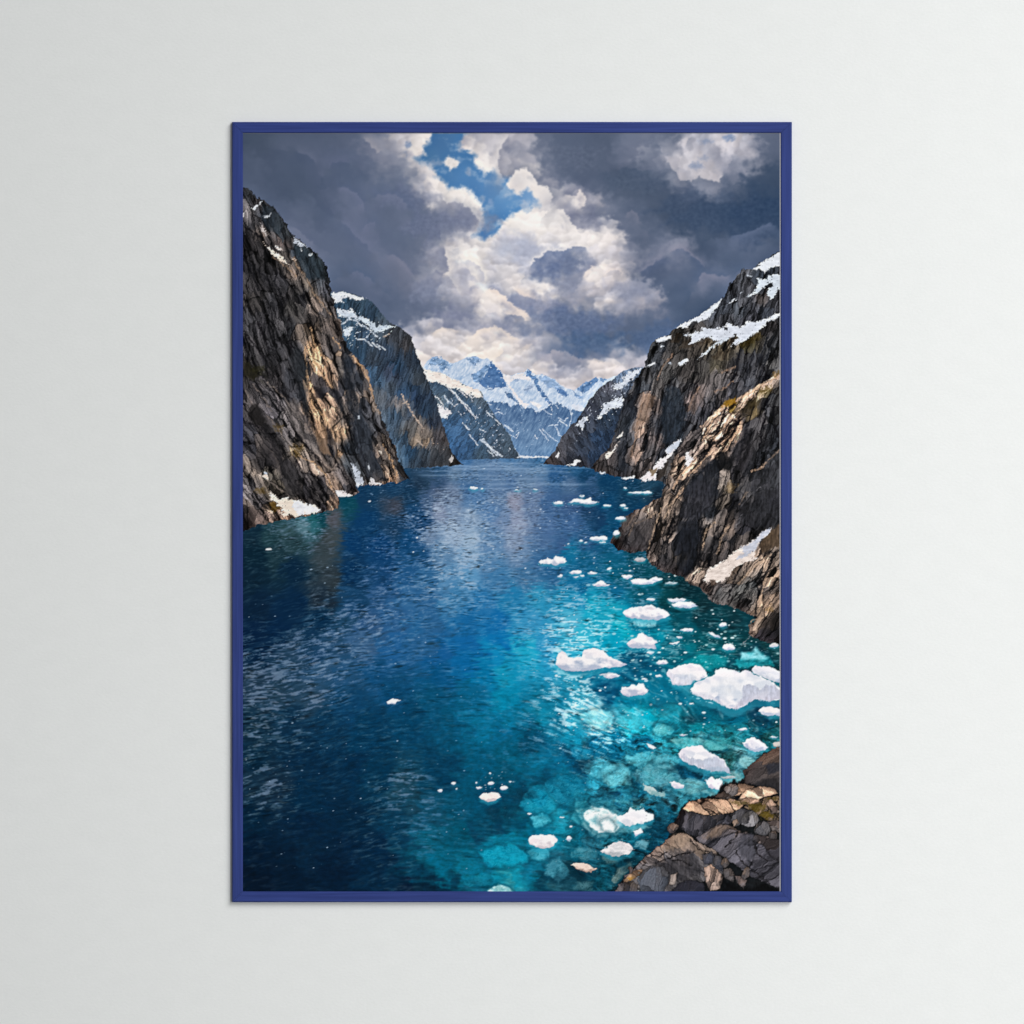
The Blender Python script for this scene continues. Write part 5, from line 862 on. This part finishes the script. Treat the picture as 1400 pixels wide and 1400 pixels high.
stone((630,765, 690,705, 760,690, 850,680, 960,690, 1040,685, 1100,735, 1070,765, 1000,792, 940,802, 820,812, 740,792, 660,780), (180,150,126), (156,128,106), 1009, 62, (7, 17), 1.4, .7, .6, .9)
stone((570,880, 600,820, 628,760, 740,792, 830,812, 940,802, 1000,792, 1032,862, 950,880, 850,940, 760,985, 690,960), (62,57,57), (46,44,48), 1010, -20, (6, 15), 1.6, .3, .7)
stone((570,880, 600,820, 628,755, 660,780, 640,850, 620,930), (30,28,30), (22,21,24), 1011, -15, (5, 14))
stone((1100,745, 1180,725, 1260,680, 1420,650, 1420,880, 1280,850, 1200,800, 1140,770), (104,86,66), (74,62,50), 1012, -40, (6, 9), 1.5, .4, 1., .9)
puff(ell(1034, 1104, 11, 6), (84, 70, 26), .75, 2, 3, 91); puff(ell(1048, 1115, 10, 5), (92, 76, 24), .75, 2, 3, 92); puff(ell(1056, 1092, 8, 3), (80, 66, 30), .6, 2, 3, 93); puff(ell(1012,1098,12,2.5), (90, 78, 40), .6, 2, 3, 94)
stone((1270,720, 1320,690, 1350,730, 1310,760), (150,126,108), (110,92,80), 1013, -40, (5, 9)); stone((1300,740, 1360,750, 1375,790, 1320,800), (124,104,92), (90,78,70), 1014, -40, (5, 9))
stone((1280,860, 1340,850, 1420,850, 1420,960, 1320,930), (96,84,78), (70,64,62), 1015, -40, (6, 10))
stone((1000,795, 1080,760, 1150,770, 1100,860, 1035,905, 1010,840), (78,74,74), (62,60,62), 1016, -20, (6, 14), 1.3, .5, .6)
stone((1020,850, 1050,840, 1065,865, 1030,900), (140,118,100), (96,84,76), 1017, -20, (4, 8))
stone((1080,840, 1110,790, 1160,775, 1210,800, 1222,850, 1190,890, 1130,900, 1090,880), (112,108,104), (80,78,80), 1018, -20, (7, 12), 1.2, .45, .5)
stone((1178,930, 1200,880, 1250,850, 1300,880, 1312,930, 1270,968, 1210,960), (104,98,94), (72,70,72), 1019, -20, (7, 12), 1.2, .45, .5)
stone((735,985, 790,950, 850,910, 930,878, 1000,890, 1060,920, 1100,940, 1200,962, 1300,975, 1420,1010, 1420,1420, 1300,1340, 1180,1290, 1040,1190, 950,1130, 870,1075, 800,1040), (112,98,90), (54,52,57), 1020, -52, (8, 26), 1.6, .14, .7, .6)
face(o5b, (840,940, 930,885, 990,895, 930,950, 860,985, 790,990), (128,108,94), .6, 3, 3, 83, 16); face(o5b, (1080,960, 1200,965, 1200,1100, 1130,1180, 1060,1080), (64,64,72), .6, 4, 4, 84, 20)
stone((1200,960, 1420,1005, 1420,1200, 1300,1120), (62,56,56), (40,38,42), 1022, -60, (8, 22))
stone((110,1420, 150,1340, 190,1290, 260,1220, 330,1150, 420,1070, 520,990, 600,940, 640,940, 680,960, 735,1010, 800,1040, 880,1080, 945,1150, 945,1260, 800,1320, 600,1420), (142,122,106), (62,59,60), 1023, 50, (7, 22), 2., .28, .75, .7)
face(o5b, (420,1180, 560,1120, 700,1080, 760,1160, 800,1240, 640,1330, 500,1290), (54,52,56), .75, 4, 4, 85, 26); face(o5b, (700,1040, 760,1040, 860,1090, 800,1110, 730,1100), (120,104,92), .5, 3, 3, 86, 20)
face(o5b, (560,980, 630,945, 690,980, 720,1020, 600,1060, 500,1090, 480,1050), (150,128,110), .5, 4, 4, 87, 22)
strokes(((360,1100,440,1130,520,1090), (690,1000,760,1070,840,1090,900,1140), (430,1180,520,1140,620,1110,720,1090), (560,1150,640,1160,700,1200), (960,1050,1040,980,1060,930), (1040,1080,1080,1160,1180,1240,1300,1330), (1180,1010,1200,1100,1280,1160)), o5b, (22,20,22), 1.8, .8, 151)
stone((870,1180, 890,1110, 930,1130, 950,1180, 940,1240, 900,1220), (84,82,86), (56,56,62), 1024, -10, (6, 12)); stone((780,1110, 850,1090, 880,1110, 860,1170, 800,1190), (66,64,68), (48,48,54), 1025, -10, (6, 12))
stone((285,1300, 320,1230, 400,1195, 480,1200, 525,1250, 520,1340, 470,1410, 320,1410), (80,80,84), (52,54,60), 1026, -20, (9, 18), 1.4, .35, .45, .35)
stone((170,1400, 190,1330, 250,1310, 285,1340, 290,1410, 180,1420), (86,78,72), (52,50,54), 1027, -20, (6, 12)); stone((180,1310, 240,1240, 330,1220, 320,1250, 260,1300, 210,1330), (150,124,102), (110,90,72), 1028, 50, (5, 10))
stone((525,1340, 545,1270, 592,1248, 585,1340), (122,110,104), (96,88,84), 1029, 0, (6, 12), .8, .5, .4)
stone((540,1400, 600,1330, 700,1300, 800,1330, 820,1420, 540,1420), (44,44,52), (30,30,36), 1030, -20, (7, 14))
stone((795,1210, 850,1188, 900,1225, 945,1285, 925,1370, 845,1392, 812,1310), (200,166,142), (92,80,74), 1031, -10, (6, 12), 1.2, .18, .6)
stone((945,1220, 1000,1210, 1035,1260, 1020,1320, 960,1300), (92,84,80), (62,58,58), 1032, -20, (6, 12)); stone((1028,1275, 1070,1270, 1130,1310, 1100,1372, 1050,1330), (100,88,84), (68,62,62), 1033, -30, (5, 12))
rb = np.random.RandomState(8)
for k, (px, py, r) in enumerate(((560,905,34),(235,1225,32),(960,1175,38),(1120,1260,36),(1330,960,34))):
    P = ell(px, py, r * (.8 + .6 * rb.rand()), r * (.6 + .4 * rb.rand()), n=9, rot=rb.rand() * 3, rough=.25, seed=k)
    g = .75 + .5 * rb.rand()
    stone([q for p in P for q in p], np.array([112, 98, 88]) * g, np.array([54, 50, 50]) * g, 1100 + k, -20, (5, 9), .9, .42, .5)
face(o5b, (940,1300, 1040,1330, 1120,1380, 1250,1330, 1420,1380, 1420,1420, 930,1420), (10,10,12), .85, 4, 4, 88, 30)
puff(ell(862, 1201, 4, 3), (150, 112, 48), .7, 1.5, 2, 95)
# -------------------------------------------- finishing of the artwork -------
dots(40, (870, 1090, 900, 1220), (120, 140, 146), .2, .7, .2, .6)
def boxblur(a, r):
    for ax in (0, 1):
        p = np.concatenate([np.repeat(np.take(a, [0], ax), r + 1, ax), a, np.repeat(np.take(a, [-1], ax), r, ax)], ax)
        q = np.cumsum(p, ax, dtype=np.float64)
        n = a.shape[ax]
        a = ((np.take(q, range(2 * r + 1, 2 * r + 1 + n), ax) - np.take(q, range(0, n), ax)) / (2 * r + 1)).astype(F)
    return a
fine_ = art - soften(soften(art))
wide_ = art - boxblur(boxblur(art, 9), 9)
art = art + .55 * fine_ + .22 * wide_          # the print is crisply sharpened
art = np.clip(art, 0, 250)
# ================================================================ scene ======
import bpy, bmesh, math
scene = bpy.context.scene
col = scene.collection
DIST = 6.0                                   # camera to wall, metres
def link(name, me, mat=None, parent=None):
    o = bpy.data.objects.new(name, me); col.objects.link(o)
    if mat: me.materials.append(mat)
    if parent: o.parent = parent
    return o
def at(px, py, depth=0.):
    """photo pixel (1400 px = 1.4 m of wall) to metres on a plane `depth` in front of the wall"""
    k = (DIST - depth) / DIST / 1000.
    return (px - 700) * k, (700 - py) * k
def newmat(name):
    m = bpy.data.materials.new(name); m.use_nodes = True
    n = m.node_tree.nodes; l = m.node_tree.links
    return m, n, l, n['Principled BSDF']
# ---- materials
def wall_material():
    m, n, l, p = newmat('painted plaster')
    tc = n.new('ShaderNodeTexCoord')
    a = n.new('ShaderNodeTexNoise'); a.inputs['Scale'].default_value = 300; a.inputs['Detail'].default_value = 3
    b = n.new('ShaderNodeTexNoise'); b.inputs['Scale'].default_value = 40; b.inputs['Detail'].default_value = 5
    mp = n.new('ShaderNodeMapping'); mp.inputs['Scale'].default_value = (.7, 1, 1.15)
    l.new(tc.outputs['Object'], mp.inputs['Vector'])
    for q in (a, b): l.new(mp.outputs['Vector'], q.inputs['Vector'])
    mx = n.new('ShaderNodeMix'); mx.data_type = 'FLOAT'; mx.inputs[0].default_value = .45
    l.new(a.outputs['Fac'], mx.inputs[2]); l.new(b.outputs['Fac'], mx.inputs[3])
    r = n.new('ShaderNodeValToRGB')
    r.color_ramp.elements[0].position = .3; r.color_ramp.elements[0].color = (.785, .799, .791, 1)
    r.color_ramp.elements[1].position = .7; r.color_ramp.elements[1].color = (.825, .838, .830, 1)
    l.new(mx.outputs[0], r.inputs[0]); l.new(r.outputs[0], p.inputs['Base Color'])
    bu = n.new('ShaderNodeBump'); bu.inputs['Strength'].default_value = .22; bu.inputs['Distance'].default_value = .0014
    l.new(mx.outputs[0], bu.inputs['Height']); l.new(bu.outputs[0], p.inputs['Normal'])
    p.inputs['Roughness'].default_value = .95; p.inputs['Specular IOR Level'].default_value = .08
    return m
def wood_material():
    m, n, l, p = newmat('blue stained wood')
    tc = n.new('ShaderNodeTexCoord')
    inf = n.new('ShaderNodeObjectInfo')
    mp = n.new('ShaderNodeMapping'); mp.inputs['Scale'].default_value = (9, 330, 330)
    ad = n.new('ShaderNodeVectorMath'); ad.operation = 'ADD'
    l.new(tc.outputs['Object'], ad.inputs[0]); l.new(inf.outputs['Random'], ad.inputs[1])
    l.new(ad.outputs[0], mp.inputs['Vector'])
    a = n.new('ShaderNodeTexNoise'); a.inputs['Scale'].default_value = 1.; a.inputs['Detail'].default_value = 5; a.inputs['Roughness'].default_value = .6
    l.new(mp.outputs['Vector'], a.inputs['Vector'])
    r = n.new('ShaderNodeValToRGB')
    e = r.color_ramp.elements
    e[0].position = .28; e[0].color = (.0190, .0345, .156, 1)
    e[1].position = .72; e[1].color = (.0345, .0590, .243, 1)
    l.new(a.outputs['Fac'], r.inputs[0]); l.new(r.outputs[0], p.inputs['Base Color'])
    bu = n.new('ShaderNodeBump'); bu.inputs['Strength'].default_value = .25; bu.inputs['Distance'].default_value = .0004
    l.new(a.outputs['Fac'], bu.inputs['Height']); l.new(bu.outputs[0], p.inputs['Normal'])
    p.inputs['Roughness'].default_value = .6; p.inputs['Specular IOR Level'].default_value = .15
    return m
def print_material():
    m, n, l, p = newmat('printed paper')
    a = n.new('ShaderNodeAttribute'); a.attribute_name = 'ink'
    l.new(a.outputs['Color'], p.inputs['Base Color'])
    tc = n.new('ShaderNodeTexCoord'); t = n.new('ShaderNodeTexNoise'); t.inputs['Scale'].default_value = 900
    l.new(tc.outputs['Object'], t.inputs['Vector'])
    bu = n.new('ShaderNodeBump'); bu.inputs['Strength'].default_value = .04; bu.inputs['Distance'].default_value = .0003
    l.new(t.outputs['Fac'], bu.inputs['Height']); l.new(bu.outputs[0], p.inputs['Normal'])
    p.inputs['Roughness'].default_value = .8; p.inputs['Specular IOR Level'].default_value = .05
    return m
def board_material():
    m, n, l, p = newmat('grey backing board')
    t = n.new('ShaderNodeTexNoise'); t.inputs['Scale'].default_value = 60
    r = n.new('ShaderNodeValToRGB'); r.color_ramp.elements[0].color = (.20, .17, .13, 1); r.color_ramp.elements[1].color = (.30, .26, .20, 1)
    l.new(t.outputs['Fac'], r.inputs[0]); l.new(r.outputs[0], p.inputs['Base Color']); p.inputs['Roughness'].default_value = .9
    return m
# ---- wall
def slab(name, x0, x1, y0, y1, z0, z1, mat, parent=None, bevel=0):
    bm = bmesh.new()
    bmesh.ops.create_cube(bm, size=1)
    for v in bm.verts:
        v.co = (x0 + (v.co.x + .5) * (x1 - x0), y0 + (v.co.y + .5) * (y1 - y0), z0 + (v.co.z + .5) * (z1 - z0))
    if bevel: bmesh.ops.bevel(bm, geom=bm.edges[:], offset=bevel, segments=2, affect='EDGES')
    me = bpy.data.meshes.new(name); bm.to_mesh(me); bm.free()
    return link(name, me, mat, parent)
wall = slab('wall', -4, 4, 0, .12, -2.2, 2.6, wall_material())
wall['kind'] = 'structure'
wall['label'] = 'plain off white painted wall behind the framed poster'
# ---- framed poster
poster = bpy.data.objects.new('framed_poster', None); col.objects.link(poster)
poster.empty_display_size = .1
poster['label'] = 'fjord landscape poster in a thin blue wooden frame hanging on the white wall'
poster['category'] = 'framed poster'
DEP, REC = .0090, .0070                      # frame depth, height of the paper above the wall
L_, T_ = at(317, 166.5, DEP); R_, B_ = at(1082.8, 1233.8, DEP)
poster.location = ((L_ + R_) / 2, 0, (T_ + B_) / 2)
HW, HH = (R_ - L_) / 2, (T_ - B_) / 2
RW = .0150 * (DIST - DEP) / DIST            # rail width
wood = wood_material()
def rail(length):
    """moulding lying along local X: outer face at y=0, inner lip at y=RW, front at z=DEP, mitred ends"""
    c1, c2 = .0014, .0012
    prof = [(0, .0), (0, DEP - .0024), (.0012, DEP - .0003), (c1 + .0004, DEP), (RW - c2, DEP), (RW - c2 * .25, DEP - c2 * .35), (RW, DEP - c2), (RW, REC - .0012), (RW - .004, REC - .0012), (RW - .004, 0)]
    bm = bmesh.new(); rings = []
    N = 40
    for i in range(N + 1):
        f = i / N * 2 - 1
        rings.append([bm.verts.new((f * (length / 2 - y), y, z)) for y, z in prof])
    for a, b_ in zip(rings[:-1], rings[1:]):
        for j in range(len(prof)):
            k = (j + 1) % len(prof)
            bm.faces.new((a[j], a[k], b_[k], b_[j]))
    bm.faces.new(rings[0][::-1]); bm.faces.new(rings[-1])
    bmesh.ops.recalc_face_normals(bm, faces=bm.faces[:])
    me = bpy.data.meshes.new('frame_rail'); bm.to_mesh(me); bm.free()
    return me
# local (x, y, z) -> world: z points out of the wall (-Y)
from mathutils import Matrix
def rail_obj(length, ox, oz, ux, uz, vx, vz):
    o = link('frame_rail', rail(length - .0003), wood, poster)
    o.matrix_local = Matrix(((ux, vx, 0, ox), (0, 0, -1, 0), (uz, vz, 0, oz), (0, 0, 0, 1)))
    return o
rail_obj(2 * HW, 0, HH, 1, 0, 0, -1)
rail_obj(2 * HW, 0, -HH, -1, 0, 0, 1)
rail_obj(2 * HH, -HW, 0, 0, 1, 1, 0)
rail_obj(2 * HH, HW, 0, 0, -1, -1, 0)
slab('backing_board', -HW + .012, HW - .012, -.0058, -.0025, -HH + .012, HH - .012, board_material(), poster)
# ---- the print: a sheet with one vertex per millimetre carrying the ink
art[:, GX[0] > 1066.1] = (176, 176, 184)
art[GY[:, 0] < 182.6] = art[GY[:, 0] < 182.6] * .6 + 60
lin = np.clip(art, 0, 255) / 255.
lin = np.where(lin <= .04045, lin / 12.92, ((lin + .055) / 1.055) ** 2.4)
INK = 1.0
lin = np.clip(lin * INK, 0, .95)
kk = (DIST - REC) / DIST / 1000.
px, pz = poster.location.x, poster.location.z
co = np.zeros((PH, PW, 3), F)
co[..., 0] = (GX - 700) * kk - px; co[..., 1] = -REC; co[..., 2] = (700 - GY) * kk - pz
me = bpy.data.meshes.new('poster_print')
nv = PW * PH; nf = (PW - 1) * (PH - 1)
me.vertices.add(nv); me.vertices.foreach_set('co', co.ravel())
idx = np.arange(nv, dtype=np.int32).reshape(PH, PW)
quads = np.stack((idx[1:, :-1], idx[1:, 1:], idx[:-1, 1:], idx[:-1, :-1]), -1).reshape(-1)
me.loops.add(nf * 4); me.loops.foreach_set('vertex_index', quads)
me.polygons.add(nf); me.polygons.foreach_set('loop_start', np.arange(0, nf * 4, 4, dtype=np.int32))
me.update(calc_edges=True); me.validate()
at_ = me.color_attributes.new('ink', 'FLOAT_COLOR', 'POINT')
rgba = np.ones((nv, 4), F); rgba[:, :3] = lin.reshape(-1, 3)
at_.data.foreach_set('color', rgba.ravel())
sheet = link('poster_print', me, print_material(), poster)
sheet['label'] = 'printed sheet showing a fjord with drifting ice under storm clouds'
# ---- light: a lamp to the right fading out over the left of the wall, a broad soft light up to the right, pale room fill
w = bpy.data.worlds.new('World'); scene.world = w; w.use_nodes = True
w.node_tree.nodes['Background'].inputs[0].default_value = (.97, 1.0, 1.0, 1)
w.node_tree.nodes['Background'].inputs[1].default_value = .189
from mathutils import Vector
ld = bpy.data.lights.new('soft_lamp', 'SPOT')
ld.energy = 3880; ld.spot_size = .47; ld.spot_blend = .708; ld.shadow_soft_size = 1.3; ld.color = (1, .995, .985)
lo = bpy.data.objects.new('soft_lamp', ld); col.objects.link(lo)
lo.location = (5.592, -13.626, .068)
lo.rotation_euler = (Vector((2.043, 0, -.76)) - lo.location).to_track_quat('-Z', 'Y').to_euler()
pd = bpy.data.lights.new('soft_disk_light', 'AREA'); pd.shape = 'DISK'; pd.size = 7.; pd.energy = 1036  # unseen disk lamp added to soften the frame's shadow, no window there
po = bpy.data.objects.new('soft_disk_light', pd); col.objects.link(po)
po.location = (6.2, -8.2, 6.2); po.rotation_euler = (Vector((.3, 0, -.2)) - po.location).to_track_quat('-Z', 'Y').to_euler()
# ---- camera
cd = bpy.data.cameras.new('camera'); cam = bpy.data.objects.new('camera', cd); col.objects.link(cam)
cam.location = (0, -DIST, 0); cam.rotation_euler = (math.pi / 2, 0, 0)
cd.sensor_width = 36; cd.lens = 36 * DIST / 1.4; cd.clip_end = 100
scene.camera = cam
scene.render.resolution_x = scene.render.resolution_y = 1024
vs = scene.view_settings
vs.view_transform = 'Standard'; vs.look = 'None'; vs.exposure = 0; vs.gamma = 1; vs.use_curve_mapping = False
